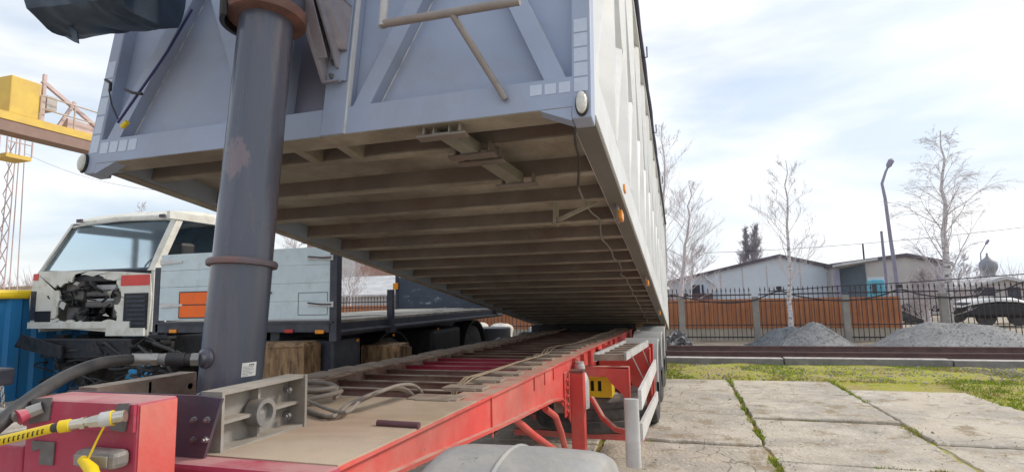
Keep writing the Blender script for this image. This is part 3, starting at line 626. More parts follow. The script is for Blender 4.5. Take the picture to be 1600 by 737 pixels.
# maker-less markings: reflective tape squares
def tsq(x0, x1, z0, z1, off=-.0015, y=.0):
    m = MB(); m.box(x0, x1, y+off, y+off+.001, z0, z1); bb('reflective_tape', m, tape)
for (u0, u1, vt, vb) in ((828, 847, 132, 151), (851, 869, 130, 148.5), (873, 891, 127, 146)):
    p = fr(u0, vb); q = fr(u1, vt); tsq(p.x, q.x, p.z, q.z)
for k_ in range(5): tsq(W1-.065, W1-.012, .115+k_*.0635, .115+k_*.0635+.057)
for k_ in range(5): tsq(W0+.012, W0+.065, .115+k_*.105, .115+k_*.105+.095)
for k_ in range(4): tsq(W0+.082+k_*.062, W0+.082+k_*.062+.052, .105, .165)
# corner lamps
for s_, u, v in ((1, 907, 162), (-1, 136, 262)):
    x = (W1-.035) if s_ > 0 else (W0-.004); z = .062
    m = MB(); m.lathe((x, -.001, z), (0, -1, 0), [(1, 0), (1, .006), (.85, .012), (.0, .013)], 24)
    for p in m.v: p.x = x+(p.x-x)*.026; p.z = z+(p.z-z)*.052
    lm = bb('lamp_bezel', m, black)
    m = MB(); m.lathe((x, -.012, z), (0, -1, 0), [(1, 0), (.95, .010), (.6, .018), (.0, .020)], 24)
    for p in m.v: p.x = x+(p.x-x)*.021; p.z = z+(p.z-z)*.045
    bb('corner_lamp', m, lens)
# floor cross beams
y = .285; i = 0
while y < BL-.1:
    m = MB(); d = .10
    m.box(W0+.09, W1-.09, y, y+.006, .078, .158); m.cur = 1; q1_ = rnd.uniform(-.004, .004); m.box(W0+.09, W1-.09, y+q1_, y+rnd.uniform(.05, .07), .070, .078)  # web painted dark as if shaded, flange pale as if lit by ground bounce
    bb('floor_crossbeam', m, [beamm, under])
    y += .45; i += 1
# short channel with lugs under the front of the floor
pcm = mat('grey_channel', (.25, .24, .2), (.19, .18, .15), 8, .6, dirt=(.12, .09, .06), dscale=6, damt=.6)
for a, b in ((.03, .27), (.33, .68)):
    m = MB()
    for dx0, dx1, z0_, z1_ in ((0, .075, .020, .026), (0, .006, .0262, .07), (.069, .075, .0262, .07)): m.hexa([(-.95+dx0+a*.2, a, z0_), (-.95+dx1+a*.2, a, z0_), (-.95+dx1+b*.2, b, z0_), (-.95+dx0+b*.2, b, z0_), (-.95+dx0+a*.2, a, z1_), (-.95+dx1+a*.2, a, z1_), (-.95+dx1+b*.2, b, z1_), (-.95+dx0+b*.2, b, z1_)])
    bb('prop_channel', m, pcm)
for a in (.02, .25, .33, .67):
    m = MB(); m.box(-1.02+a*.2, -.80+a*.2, a, a+.05, .008, .020, .004); m.box(-.99+a*.2, -.98+a*.2, a, a+.05, .0205, .069); m.box(-.83+a*.2, -.82+a*.2, a, a+.05, .0205, .069); bb('prop_lug', m, beamm)
m = MB(); m.box(-.70, -.69, 1.18, 1.30, -.05, .075); m.beam((-.69, 1.24, -.03), (-.45, 1.24, .068), .02, .02); m.box(-.72, -.67, 1.23, 1.25, -.055, -.045); bb('latch_hook', m, under)
m = MB(); m.box(-1.47, -1.42, .01, .284, .06, .157); bb('short_rib', m, under); m = MB(); m.box(-1.70, -1.65, .01, .284, .06, .157); bb('short_rib', m, under)
# side sills
for s_, x in ((1, W1), (-1, W0)):
    m = MB(); m.box(x, x-s_*.012, .085, BL, .055, .26); m.box(x, x-s_*.10, .10, BL, .052, .062); m.box(x-s_*.088, x-s_*.10, .10, BL, .062, .157)
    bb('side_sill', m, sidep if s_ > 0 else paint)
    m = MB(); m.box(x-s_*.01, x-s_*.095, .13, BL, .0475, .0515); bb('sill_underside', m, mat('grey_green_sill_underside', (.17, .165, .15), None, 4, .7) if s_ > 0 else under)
    # side wall sheet, posts and sloping pressed ribs
    m = MB(); m.box(x-s_*.07, x-s_*.078, .07, BL, .20, BH); bb('side_sheet', m, sidep)
    n = 13; pitch = (BL-.1)/n
    for j in range(n+1):
        yy = .10+j*pitch
        if j > 0:
            m = MB(); m.hexa([(x-s_*.071, yy-.13, .24), (x-s_*.071, yy+.13, .24), (x, yy+.05, .27), (x, yy-.05, .27), (x-s_*.071, yy-.13, BH-.02), (x-s_*.071, yy+.13, BH-.02), (x, yy+.05, BH-.05), (x, yy-.05, BH-.05)]); bb('side_post', m, sidep)
        if j < n:
            for (za, zb, ya, yb) in ((.28, 1.22, .10, pitch-.14), (1.18, 2.2, pitch-.14, .10)):
                m = MB(); wd = .05
                m.hexa([(x-s_*.071, yy+ya-wd*1.5, za), (x-s_*.071, yy+ya+wd*1.5, za), (x-s_*.012, yy+ya+wd*.4, za), (x-s_*.012, yy+ya-wd*.4, za), (x-s_*.071, yy+yb-wd*1.5, zb), (x-s_*.071, yy+yb+wd*1.5, zb), (x-s_*.012, yy+yb+wd*.4, zb), (x-s_*.012, yy+yb-wd*.4, zb)])
                bb('sloping_rib', m, sidep)
    m = MB(); m.box(x+s_*.012, x-s_*.06, .0, BL, BH-.03, BH+.05, .01); bb('top_rail', m, sidep)
    m = MB()
    pts = [(x+s_*(.028+.004*math.sin(k_*1.7)), .0+k_*.3, BH+.03+.02*math.sin(k_*.9)) for k_ in range(int(BL/.3)+1)]
    m.tube(pts, .02, 8); bb('tarpaulin_edge', m, mastm)
    for yy in (1.3, 3.4, 5.3, 7.4, 9.3):
        m = MB(); m.tube([(x+s_*.02, yy, BH-.02), (x+s_*.07, yy, BH-.02), (x+s_*.07, yy, BH+.10)], .008, 6); bb('tarpaulin_hook', m, iron)
for (u, v) in ((970, 338), (1012, 440), (1031, 492), (1039, 510)):
    p = onX(u, v, -.315); q = p-BO; yy = q.dot(BV)
    m = MB(); m.box(-.335, -.325, yy-.045, yy+.045, -.05, .06); hb = bb('lamp_bracket', m, steel)
    m = MB(); m.box(-.325, -.302, yy-.05, yy+.05, -.043, .008, .006); bb('side_marker_lamp', m, amber)
for (u, v) in ((975, 300),):
    p = onX(u, v, W1); q = p-BO; m = MB(); m.box(W1, W1+.01, q.dot(BV)-.04, q.dot(BV)+.04, .10, .135, .003); bb('side_marker_lamp', m, amber)
# cable along the underside
m = MB(); pts = []
for k_ in range(46):
    yy = .9+k_*.17; pts.append((-.50-.0024*k_+.045*noise.noise(Vector((k_*.35, 2, 0)))+.02*noise.noise(Vector((k_*1.1, 5, 0))), yy, .060-.03*abs(noise.noise(Vector((k_*.5, 9, 0))))))
m.tube(smooth(pts, 3), .006, 6); bb('underbody_cable', m, steel)
m = MB(); m.tube([(-.35, .03, .03), (-.37, .12, .0), (-.40, .3, .03), (-.42, .5, .05), (-.47, .75, .04), (-.50, .9, .05)], .006, 6); bb('underbody_cable', m, rubber)
# tailgate
m = MB(); m.box(W0, W1, BL, BL+.05, .05, BH+.05); bb('tailgate', m, paint)
# ladder rails on the front wall
hr = [fr(598, 38, -.18), fr(812, 2, -.18), fr(705, 20, -.18)]
pe = fr(790, 155, -.01); pc = fr(601, -120, -.18)
m = MB(); m.tube([hr[0]-Vector((.003, 0, 0)), hr[1]], .0165, 16); m.tube([hr[2], (pe.x, pe.y, pe.z)], .0135, 14); bb('access_frame', m, pipe)
m = MB(); m.tube([hr[0]+Vector((0, 0, -.012)), (hr[0].x-.004, hr[0].y, hr[0].z+.6)], .0175, 16); bb('access_frame', m, mat('pale_pipe', (.5, .49, .5), None, 10, .45))

# --------------------------- landing leg, outriggers, guards
m = MB(); m.box(-.862, -.760, 4.34, 4.44, -1.36, -.585, .006); lg = m.build('landing_leg', red, TR)
m = MB(); m.box(-.866, -.756, 4.335, 4.445, -.584, -.566, .003); m.build('leg_cap', rust, lg)
m = MB(); m.box(-.90, -.72, 4.30, 4.48, G, G+.02); m.box(-.84, -.78, 4.36, 4.42, G+.02, -1.36); m.build('leg_foot', steel, lg)
m = MB(); m.box(-2.36, -2.26, 4.34, 4.44, -1.36, -.585, .006); m.build('landing_leg', red, TR)
m = MB(); m.box(-.985, -.876, 4.29, 4.34, -.88, -.58, .004); bp = m.build('leg_mounting_plate', red_dusty, TR)
m = MB(); m.box(-.888, -.878, 4.22, 4.34, -.90, -.57, .003); m.build('leg_flange', red, bp)
for zz in (-.63, -.69, -.75, -.81, -.86):
    m = MB(); m.lathe((-.878, 4.27, zz), (1, 0, 0), [(.015, 0), (.015, .012), (.008, .018), (.008, .026), (0, .026)], 6); m.build('bolt', red, bp)
m = MB(); m.prism([(-.885, -.66), (-.885, -.50), (-.80, -.592), (-.45, -.58), (-.45, -.90), (-.462, -.90), (-.50, -.80), (-.60, -.70), (-.62, -.66)], 'y', 4.70, 4.712); m.box(-.885, -.445, 4.70, 4.78, -.590, -.578); m.box(-.452, -.442, 4.69, 4.78, -.90, -.58)
m.build('outrigger', red, TR)
for yy in (5.9, 6.45):
    m = MB(); m.prism([(-.885, -.55), (-.34, -.53), (-.34, -1.15), (-.42, -1.15), (-.55, -.85), (-.885, -.72)], 'y', yy, yy+.012); m.box(-.345, -.333, yy-.05, yy+.03, -1.15, -.53); m.build('outrigger', red, TR)
# brace tubes
def brace(P, r=.022): q = MB(); q.tube(P, r, 12); q.build('brace_tube', red, TR)
brace([onX(800, 650, -.95), onX(835, 680, -.92), onX(872, 706, -.88), (-.86, 4.36, -1.26)])
brace([onX(852, 638, -.88), onX(868, 650, -.87), onX(877, 675, -.865), onX(884, 705, -.862), (-.86, 4.37, -1.22)], .022)
brace([onY(925, 622, 4.45), onY(942, 652, 4.2), onY(962, 670, 4.0), onY(985, 676, 3.9)], .02)
for yc in (4.95, 5.6): m = MB(); m.beam((-1.5, yc, -1.19), (-.36, yc, -1.19), .05, .05); m.build('spare_wheel_carrier', red, TR)
# white underrun side guard
gp = MB(); ta = onX(985, 626, -.31); tb = onX(994, 723, -.31)
gp.tube([(-.315, 3.40, -.985), (-.315, 3.40, -.60)], .043, 18)
for p in gp.v: p.y = 3.40+(p.y-3.40)*.6
sg = gp.build('side_guard_post', whitep, TR)
for (u0, v0, u1, v1, h) in ((1001, 622, 1024, 569, .11), (1003, 672, 1027, 618, .095)):
    a = onX(u0, v0, -.30); b = onX(u1, v1, -.30); q = MB()
    q.hexa([(-.312, a.y-.05, a.z-h/2-.01), (-.290, a.y-.05, a.z-h/2-.01), (-.290, b.y, b.z-h/2), (-.312, b.y, b.z-h/2), (-.312, a.y-.05, a.z+h/2+.01), (-.290, a.y-.05, a.z+h/2+.01), (-.290, b.y, b.z+h/2), (-.312, b.y, b.z+h/2)])
    q.build('side_guard_rail', whitep, TR)
# axles, wheels, mudguards
def wheel_mesh(cx, cy, cz, r, wd, axis, name_parent):
    t_ = MB(); ax_ = Vector(axis)
    t_.lathe((cx, cy, cz)-ax_*wd/2 if False else Vector((cx, cy, cz))-ax_*(wd/2), ax_, [(r*.56, .0), (r*.62, -.004), (r*.86, .0), (r*.95, .018), (r, .04), (r, wd*.30), (r*.985, wd*.31), (r*.985, wd*.34), (r, wd*.35), (r, wd*.62), (r*.985, wd*.63), (r*.985, wd*.66), (r, wd*.67), (r, wd-.04), (r*.95, wd-.018), (r*.86, wd), (r*.62, wd+.004), (r*.56, wd)], 48)
    return t_
for yy in (7.0, 8.31, 9.62):
    for x, s_ in ((-.49, 1), (-2.63, -1)):
        t_ = MB(); wr = .94 if s_ > 0 else .90; c = Vector((x, yy, G+.50*wr)); wd = .34
        t_.lathe(c-Vector((s_*wd/2, 0, 0)), (s_, 0, 0), [(.29, 0), (.44, .0), (.485, .02), (.5, .05), (.5, .10), (.488, .105), (.488, .12), (.5, .125), (.5, .215), (.488, .22), (.488, .235), (.5, .24), (.5, .29), (.485, .32), (.44, .34), (.29, .335)], 48)
        for p in t_.v: p.y = yy+(p.y-yy)*wr; p.z = c.z+(p.z-c.z)*wr
        wh = t_.build('wheel', tyre, TR)
        r_ = MB(); r_.lathe(c+Vector((s_*.165, 0, 0)), (-s_, 0, 0), [(.26, 0), (.255, .02), (.25, .09), (.12, .10), (.11, .03), (0, .03)], 32); r_.build('rim', silver, wh)
    m = MB(); m.tube([(-2.5, yy, G+.5), (-.6, yy, G+.5)], .06, 14); m.build('axle', junk, TR)
    for x, s_ in ((-.49, 1),):
        m = MB(); vs = []; fs = []; na = 20
        for i in range(na+1):
            a = math.radians(8+164*i/na); c_, s2 = math.cos(a), math.sin(a); flat = .53
            for (rr, xx) in ((flat, -.19), (flat, .19), (flat-.03, .20), (flat-.035, -.19)): vs.append((x+xx*s_, yy+c_*rr*1.02, G+.48+s2*rr*.96))
        for i in range(na):
            for k_ in range(4): fs.append((i*4+k_, i*4+(k_+1) % 4, i*4+4+(k_+1) % 4, i*4+4+k_))
        m.add(vs, fs, True); m.build('mudguard', mat('pale_grey_mudguard', (.36, .37, .38), (.3, .31, .32), 4, .6, dirt=(.4, .37, .33), dscale=5, damt=.5) if yy == 7.0 and s_ > 0 else MATS.get('pale_grey_mudguard'), TR)
m = MB(); m.box(-.68, -.31, 10.22, 10.23, -1.3, -.5); m.build('mud_flap', rubber, TR)
m = MB(); m.box(-2.7, -.42, 11.3, 11.42, -1.0, -.85); m.build('rear_bumper', red, TR)
m = MB(); m.box(-2.3, -.82, 10.35, 10.5, -.75, -.50, .01); m.build('hinge_beam', junk, TR)
m = MB(); m.box(-2.78, -2.3, 10.4, 10.42, -1.2, -.52); m.build('mud_flap', rubber, TR)

for o_ in (): pass
# --------------------------- things lying on or hanging from the trailer
T = thing('spare_wheel', 'big black spare tyre lying flat under the trailer beside the red leg', 'spare wheel', (-.86, 5.28, -1.0))
m = MB(); m.lathe((-.86, 5.28, -1.16), (0, 0, 1), [(.28, 0), (.42, -.005), (.49, .02), (.51, .06), (.51, .11), (.50, .115), (.50, .13), (.51, .135), (.51, .2), (.495, .205), (.495, .22), (.51, .225), (.505, .27), (.47, .30), (.42, .305), (.29, .285), (.285, .25)], 56); m.build('tyre', tyre, T)
m = MB(); m.lathe((-.86, 5.28, -.90), (0, 0, -1), [(.285, 0), (.26, .01), (.25, .1), (.15, .11), (.14, .05), (.09, .05), (.09, .12), (0, .12)], 40); m.build('rim', silver, T)
T = thing('wheel_chock', 'bright yellow plastic wheel chock with two slots, resting above the spare tyre', 'wheel chock', (-.70, 4.86, -.70))
m = MB(); a = onY(917, 588, 4.86); b = onY(948, 588, 4.86); zb = onY(920, 619, 4.86).z; zt_ = a.z
def slotplate(m, x0, x1, y0, y1, z0, z1):
    w_ = x1-x0; s1a, s1b, s2a, s2b = x0+w_*.20, x0+w_*.38, x0+w_*.56, x0+w_*.74; za, zc = z0+(z1-z0)*.30, z0+(z1-z0)*.82
    m.box(x0, x1, y0, y1, z0, za); m.box(x0, x1, y0, y1, zc, z1)
    for p, q in ((x0, s1a), (s1b, s2a), (s2b, x1)): m.box(p, q, y0, y1, za, zc)
slotplate(m, a.x-.005, b.x, 4.84, 4.86, zb, zt_)
m.prism([(4.8601, zb), (4.8601, zt_), (4.90, zt_), (5.06, zb+.03), (5.06, zb)], 'x', a.x, a.x+.012); m.prism([(4.8601, zb), (4.8601, zt_), (4.90, zt_), (5.06, zb+.03), (5.06, zb)], 'x', b.x+.028, b.x+.04)
m.box(b.x, b.x+.042, 4.84, 4.86, zb, zt_)
m.box(a.x, b.x+.04, 4.8605, 4.90, zt_-.004, zt_+.008)
m.build('chock_body', yellow, T)
m = MB(); m.box(a.x+.01, b.x+.02, 4.93, 4.94, zb, zt_-.03); m.build('inner_wall', black, T)
# white bottle behind the leg
T = thing('canister', 'white plastic bottle strapped upright behind the red landing leg', 'bottle', (-.80, 4.58, -.95))
p = onY(909, 600, 4.58)
m = MB(); m.lathe((p.x-.01, 4.58, -.90), (0, 0, 1), [(.05, 0), (.068, .01), (.07, .03), (.07, .22), (.06, .26), (.045, .29)], 24); m.build('bottle_body', whitep, T)
m = MB(); m.lathe((p.x-.012, 4.58, -.61), (0, 0, 1), [(.045, 0), (.042, .06), (.036, .065), (.036, .085), (0, .085)], 20); m.build('cap', silver, T)
m = MB(); m.lathe((p.x-.012, 4.58, -.605), (0, 0, 1), [(.05, 0), (.052, .005), (.05, .012)], 20); m.build('strap', rubber, T)
# ladder
T = thing('ladder', 'short pale metal ladder stowed flat beside the frame before the mudguards', 'ladder', (-.54, 5.3, -.5))
A0, A1 = Vector((-.715, 4.66, -.50)), Vector((-.60, 6.05, -.50)); B0, B1 = Vector((-.475, 4.76, -.50)), Vector((-.372, 6.12, -.50))
for a, b in ((A0, A1), (B0, B1)): m = MB(); m.beam(a, b, .022, .065); m.build('ladder_rail', silver, T)
for i in range(6):
    t_ = .1+.16*i; m = MB(); m.beam(A0.lerp(A1, t_), B0.lerp(B1, t_), .05, .022); m.build('rung', padm, T)
m = MB(); m.beam(A0+Vector((0, -.005, -.0)), B0+Vector((0, -.06, 0)), .012, .05); m.build('end_plate', padm, T)
for a, b in (((-.44, 5.0, -.52), (-.33, 5.35, -.86)), ((-.40, 5.7, -.52), (-.33, 6.0, -.80))):
    m = MB(); m.tube([a, b], .006, 6); m.build('tie_rod', silver, T)
# coiled cable on the deck
T = thing('cable_coil', 'coil of dusty grey cable lying on the deck plate beside the cradle', 'cable', (-1.5, 2.2, -.42))
cb = mat('dusty_cable', (.26, .22, .19), (.18, .155, .135), 12, .8)
m = MB(); pts = []
for k_ in range(90):
    a = k_*.21; rr = .14+.012*math.sin(a*.37)+.01*(k_/90); pts.append((-1.625+rr*math.cos(a)*1.15, 2.14+rr*math.sin(a)*.9, -.415+.055*k_/90+.006*math.sin(a*2.3)))
m.tube(pts, .010, 8); m.build('coil', cb, T)
for o2 in (0, .034, -.03):
    m = MB(); P = [Vector((-1.64, 2.04, -.405)), onZ(512, 650, -.415), onZ(545, 632, -.40), onZ(575, 618, -.37), onZ(605, 607, -.36), onZ(630, 606, -.38), onZ(645, 616, -.46), onZ(648, 622, -.60)]
    P = [Vector((p.x+o2, p.y+abs(o2)*.8, p.z+o2*.3)) for p in P]
    Q = []
    for i in range(len(P)-1):
        p0, p1, p2, p3 = P[max(i-1, 0)], P[i], P[i+1], P[min(i+2, len(P)-1)]
        for j in range(6):
            t = j/6; Q.append(.5*((2*p1)+(p2-p0)*t+(2*p0-5*p1+4*p2-p3)*t*t+(3*p1-p0-3*p2+p3)*t**3))
    Q.append(P[-1]); m.tube(Q, .0072, 8); m.build('loop', cb, T)
# rope bundle along right rail
T = thing('wiring_loom', 'dusty wiring bundle snaking along the right frame rail over the pads', 'cable', (-1.1, 5, -.45))
for o2 in (0, .013, .024):
    m = MB(); P = []; y = 2.9
    P += [(-1.16-o2, 2.64, -.60), (-1.14-o2, 2.76, -.46)]
    while y < 9.5:
        x = -1.02-.05*math.exp(-((y-3.0)/.9)**2)-.10*math.exp(-((y-5.2)/.7)**2)+.02*math.sin(y*3+o2*80)
        P.append((x-.05-o2, y, zf(y)+.024+.005*math.sin(y*5+o2*50))); y += .1
    m.tube(P, .0048, 7); m.build('strand', mat('straw_loom', (.34, .27, .19), (.22, .17, .12), 16, .85) if o2 == 0 else MATS['straw_loom'], T)
T = thing('steel_bar', 'short dark round bar lying across the deck edge by the first pads', 'bar', (-1.1, 1.9, -.43))
m = MB(); m.tube([onZ(590, 660, -.42), onZ(655, 664, -.42)], .011, 12); m.build('bar', mat('dark_maroon_bar', (.12, .05, .06), None, 8, .6), T)

# --------------------------- big hydraulic hose and its couplings
T = thing('hydraulic_hose', 'thick black hydraulic hose arching from the left to the ram inlet', 'hose', tuple(onY(100, 590, 1.2)))
e = fb+fd*.03
E0 = onY(207, 561, 1.43)
P = [onY(-60, 715, .88), onY(0, 661, .93), onY(60, 614, 1.03), onY(110, 584, 1.16), onY(160, 566, 1.30), E0]
m = MB(); m.tube(smooth(P), .0175, 16); m.build('hose', rubber, T)
dv = (e-E0)
def seg(t0, t1, r0, r1, name, mm, n=16): q = MB(); q.tube([E0+dv*t0, E0+dv*t1], [r0, r1], n); q.build(name, mm, T)
seg(-.01, .30, .0195, .0195, 'ferrule', steel if False else mat('grey_ferrule', (.36, .35, .33), None, 20, .35, .6)); seg(.30, .40, .022, .021, 'hex_nut', MATS['grey_ferrule'], 6)
seg(.40, .52, .017, .02, 'adapter', steel); seg(.52, .80, .0225, .0225, 'coupling_sleeve', junk); seg(.80, .90, .019, .019, 'adapter', junk); seg(.90, 1.02, .023, .023, 'hex_nut', steel, 6)
# yellow air line
T = thing('air_line', 'yellow air hose with black printed marks and brass coupling on red box', 'air hose', tuple(onY(60, 680, .9)))
a, b = onY(-40, 698, .86), onY(83, 668, .90)
m = MB(); m.tube([a, b], .0105, 14); hs = m.build('hose', yellow, T)
d = (b-a); sidev = d.cross(Vector((0, 1, 0))).normalized()
for k_ in range(11):
    t = .32+.06*k_; q = MB(); c_ = a+d*t+Vector((0, -.0108, 0)); q.beam(c_-sidev*.007, c_+sidev*.002+d*.012, .0018, .0018); q.beam(c_+sidev*.002+d*.012, c_+sidev*.002+d*.03, .0018, .0018); q.build('printed_mark', black, hs)
E = onY(190, 650, .965); dv2 = E-b
def seg2(t0, t1, r0, r1, name, mm, n=16): q = MB(); q.tube([b+dv2*t0, b+dv2*t1], [r0, r1], n); q.build(name, mm, T)
seg2(-.005, .10, .0095, .0095, 'black_sleeve', rubber); seg2(.10, .25, .0135, .0135, 'yellow_sleeve', yellow); seg2(.25, .40, .011, .011, 'ferrule', chrome); seg2(.40, .47, .0135, .0135, 'hex_nut', chrome, 6); seg2(.47, .53, .010, .010, 'adapter', chrome); seg2(.53, .70, .0125, .015, 'coupling_body', chrome, 6)
seg2(.70, .86, .0165, .0165, 'coupling_sleeve', silver); seg2(.86, .88, .0168, .0168, 'yellow_band', yellow); seg2(.88, 1.06, .014, .013, 'coupling_tip', chrome)
T = thing('dust_cap', 'yellow rubber dust cap hanging on its strap below the air coupling', 'dust cap', tuple(onY(138, 722, .94)))
m = MB(); m.tube(smooth([onY(163, 665, .945), onY(150, 690, .94), onY(136, 720, .935)], 5), .0022, 6); m.build('strap', yellow, T)
m = MB(); q = onY(128, 717, .935); m.tube([q, onY(143, 733, .925), onY(146, 745, .92)], [.009, .013, .0135], 14); m.build('cap', yellow, T)
# second coupling at the left
T = thing('red_coupling', 'worn grey and red air coupling on the box behind the black hose', 'air coupling', tuple(onY(50, 640, .95)))
m = MB(); m.tube([onY(44, 645, .97), onY(68, 636, .99)], [.016, .015], 8); m.build('hex_nut', MATS['grey_ferrule'], T)
m = MB(); m.tube([onY(28, 652, .95), onY(45, 645, .97)], [.019, .013], 12); m.build('coupling_sleeve', red_front, T)
m = MB(); m.tube([onY(-30, 640, .95), onY(30, 650, .955)], .013, 12); m.build('pipe', steel, T)

# ================================================================== TRACTOR MUDGUARD
T = thing('truck_mudguard', 'grey plastic mudguard over the tractor wheel in the foreground beside the neck', 'mudguard', (-.52, 1.7, G))
m = MB(); vs = []; fs = []; na = 36; cy0, cz0, rr0 = 1.64, -1.058, .60
xs = [(-.775, -.13), (-.77, -.09), (-.755, -.03), (-.73, -.008), (-.69, 0), (-.45, .004), (-.30, 0), (-.26, -.006), (-.235, -.02), (-.225, -.05), (-.222, -.09)]
for i in range(na+1):
    a = math.radians(-2+184*i/na)
    for x, dr in xs:
        r = rr0+dr; cyy = math.cos(a); szz = math.sin(a)
        vs.append((x, cy0+(abs(cyy)**1)*math.copysign(1, cyy)*r, cz0+szz*r))
nx_ = len(xs)
for i in range(na):
    for k_ in range(nx_-1): fs.append((i*nx_+k_, i*nx_+k_+1, (i+1)*nx_+k_+1, (i+1)*nx_+k_))
m.add(vs, fs, True); mg = m.build('guard_shell', fender, T)
sol = mg.modifiers.new('solid', 'SOLIDIFY'); sol.thickness = .006; sol.offset = -1
m = MB(); pts = [(-.56, cy0+math.cos(math.radians(a))*.604, cz0+math.sin(math.radians(a))*.604) for a in range(20, 161, 7)]
pts = [(-.52, cy0+math.cos(math.radians(a))*.602, cz0+math.sin(math.radians(a))*.602) for i, a in enumerate(range(10, 171, 5))]
m.tube(pts, .007, 8); m.build('moulded_seam', fender, T)
t_ = MB(); c = Vector((-.69, cy0, G+.46)); 
t_.lathe(c, (1, 0, 0), [(.29, 0), (.44, .0), (.485, .02), (.5, .05), (.5, .29), (.485, .32), (.44, .34), (.29, .335)], 40)
for p in t_.v: p.y = cy0+(p.y-cy0)*.92; p.z = c.z+(p.z-c.z)*.92
t_.build('tyre', tyre, T)
m = MB(); m.lathe((-.68, cy0, G+.5), (1, 0, 0), [(.29, 0), (.12, .05), (.12, .12), (0, .12)], 24); m.build('rim', silver, T)
# support bracket of the guard
m = MB(); m.tube([(-.83, cy0, cz0+.1), (-1.1, cy0, cz0+.1)], .02, 8); m.build('guard_stay', junk, T)

# ================================================================== DRUM / ROLLED TARP AT TOP LEFT
def spline_drum():
    T = thing('tarpaulin_roll', 'dark blue ragged tarpaulin bundle hanging high at the upper left of the raised body', 'tarpaulin', tuple(onY(170, 10, 1.75)))
    m = MB(); vs = []; fs = []; n = 40; k = 26
    c0 = onY(92, -22, 1.72); c1 = onY(244, -42, 1.80)
    for i in range(k+1):
        t = i/k; c = c0.lerp(c1, t); end = min(1, (min(t, 1-t)*14+.62)) if i not in (0, k) else .02
        for j in range(n):
            a = 2*PI*j/n; r = .235*end
            r *= 1+.03*math.sin(a*3+t*4)+.05*noise.noise(Vector((math.cos(a)*2, math.sin(a)*2, t*7)))
            if math.sin(a) < -.2: r += -.03*max(0, noise.noise(Vector((t*9, a, 3))))+.0*t
            sq_ = 1/max(abs(math.cos(a)), abs(math.sin(a)))**.35; vs.append(c+Vector((.03*noise.noise(Vector((a*1.3, t*5, 1))), math.cos(a)*r*.75*sq_, math.sin(a)*r*sq_)))
    for i in range(k):
        for j in range(n): fs.append((i*n+j, i*n+(j+1) % n, (i+1)*n+(j+1) % n, (i+1)*n+j))
    m.add(vs, fs, True); m.build('rolled_sheet', tarp, T)
    m = MB(); m.add([onY(104, 34, 1.70), onY(120, 50, 1.70), onY(122, 68, 1.70), onY(116, 66, 1.70), onY(102, 58, 1.70), onY(104, 55, 1.70), onY(113, 60, 1.70)], [(0, 1, 6), (1, 2, 6), (2, 3, 6), (3, 4, 5, 6)])
    q = m.build('torn_flap', tarp, T); s = q.modifiers.new('s', 'SOLIDIFY'); s.thickness = .006
    return T
spline_drum()
# tie strap and knot on left of the front wall
T = thing('tie_strap', 'dark blue strap knotted across the left brace of the body front', 'strap', tuple(onY(215, 140, 1.97)))
m = MB(); m.tube([onY(184, 192, 1.95), onY(215, 148, 1.96), onY(243, 108, 1.97), onY(262, 80, 1.98), onY(300, 15, 2.0)], .006, 8); m.build('strap', mat('blue_strap', (.03, .03, .13), None, 9, .6), T)
m = MB(); m.tube([onY(196, 140, 1.95), onY(207, 145, 1.94), onY(222, 147, 1.94)], .007, 8); m.build('knot', black, T)
m = MB(); m.tube([onY(170, 140, 1.96), onY(175, 165, 1.95), onY(184, 186, 1.95)], .004, 6); m.tube([onY(165, 125, 1.96), onY(173, 130, 1.95), onY(172, 142, 1.95)], .008, 6); m.build('cord_end', black, T)
m = MB(); a = onY(195, 195, 1.95); m.tube([a-Vector((.015, 0, .01)), a+Vector((.015, 0, .012))], .012, 10); m.build('buckle', yellow, T)

# ================================================================== FLATBED WITH WHITE TAILGATE
FB = thing('flatbed_truck', 'dark navy flatbed lorry with a white rear board and an orange plate', 'flatbed truck', (-4.8, 8, G))
X0, X1, Y0, Y1, zd = -6.0, -3.60, 5.2, 11.1, -.20
m = MB(); m.box(X0, X1, Y0+.06, Y1, zd-.03, zd, 0); m.build('deck', deckm, FB)
m = MB()
for xx in (X0, X1-.07): m.box(xx, xx+.07, Y0+.06, Y1, zd-.17, zd-.031)
for yy in [Y0+.3+.6*i for i in range(10)]: m.box(X0+.07, X1-.07, yy, yy+.06, zd-.13, zd-.031)
m.box(X0+.75, X0+.87, Y0+.1, Y1, zd-.40, zd-.131); m.box(X1-.87, X1-.75, Y0+.1, Y1, zd-.40, zd-.131)
m.build('bed_frame', navy, FB)
for i in range(9):
    a = .1+rnd.random()*.3; yy = Y0+.4+i*.62; m = MB(); x_ = X0+.1+rnd.random()*.6; w_ = 1.1+rnd.random()*.5; h_ = rnd.uniform(.003, .012)
    m.hexa([(x_, yy, zd+.002), (x_+w_, yy+a*.3, zd+.002), (x_+w_, yy+.5, zd+.002), (x_, yy+.45, zd+.002), (x_, yy, zd+.004+h_), (x_+w_, yy+a*.3, zd+.004+h_), (x_+w_, yy+.5, zd+.004+h_), (x_, yy+.45, zd+.004+h_)]); m.build('loose_board', mat('pale_board', (.5, .47, .42), (.38, .35, .31), 7, .8) if i == 0 else MATS['pale_board'], FB)
# rear beam
m = MB(); m.box(X0-.03, X1+.0, Y0-.02, Y0+.055, -.325, zd+.0, .006); m.box(X0-.03, X1+.03, Y0-.035, Y0-.021, -.225, -.205); rb = m.build('rear_beam', navy, FB)
for u, v, mm in ((271, 520, amber), (452, 520, redlens), (500, 521, amber)):
    p = onY(u, v-3, Y0-.02); m = MB(); m.box(p.x-.055, p.x+.055, Y0-.035, Y0-.0205, p.z-.02, p.z+.02, .006); m.build('rear_marker', mm, rb)
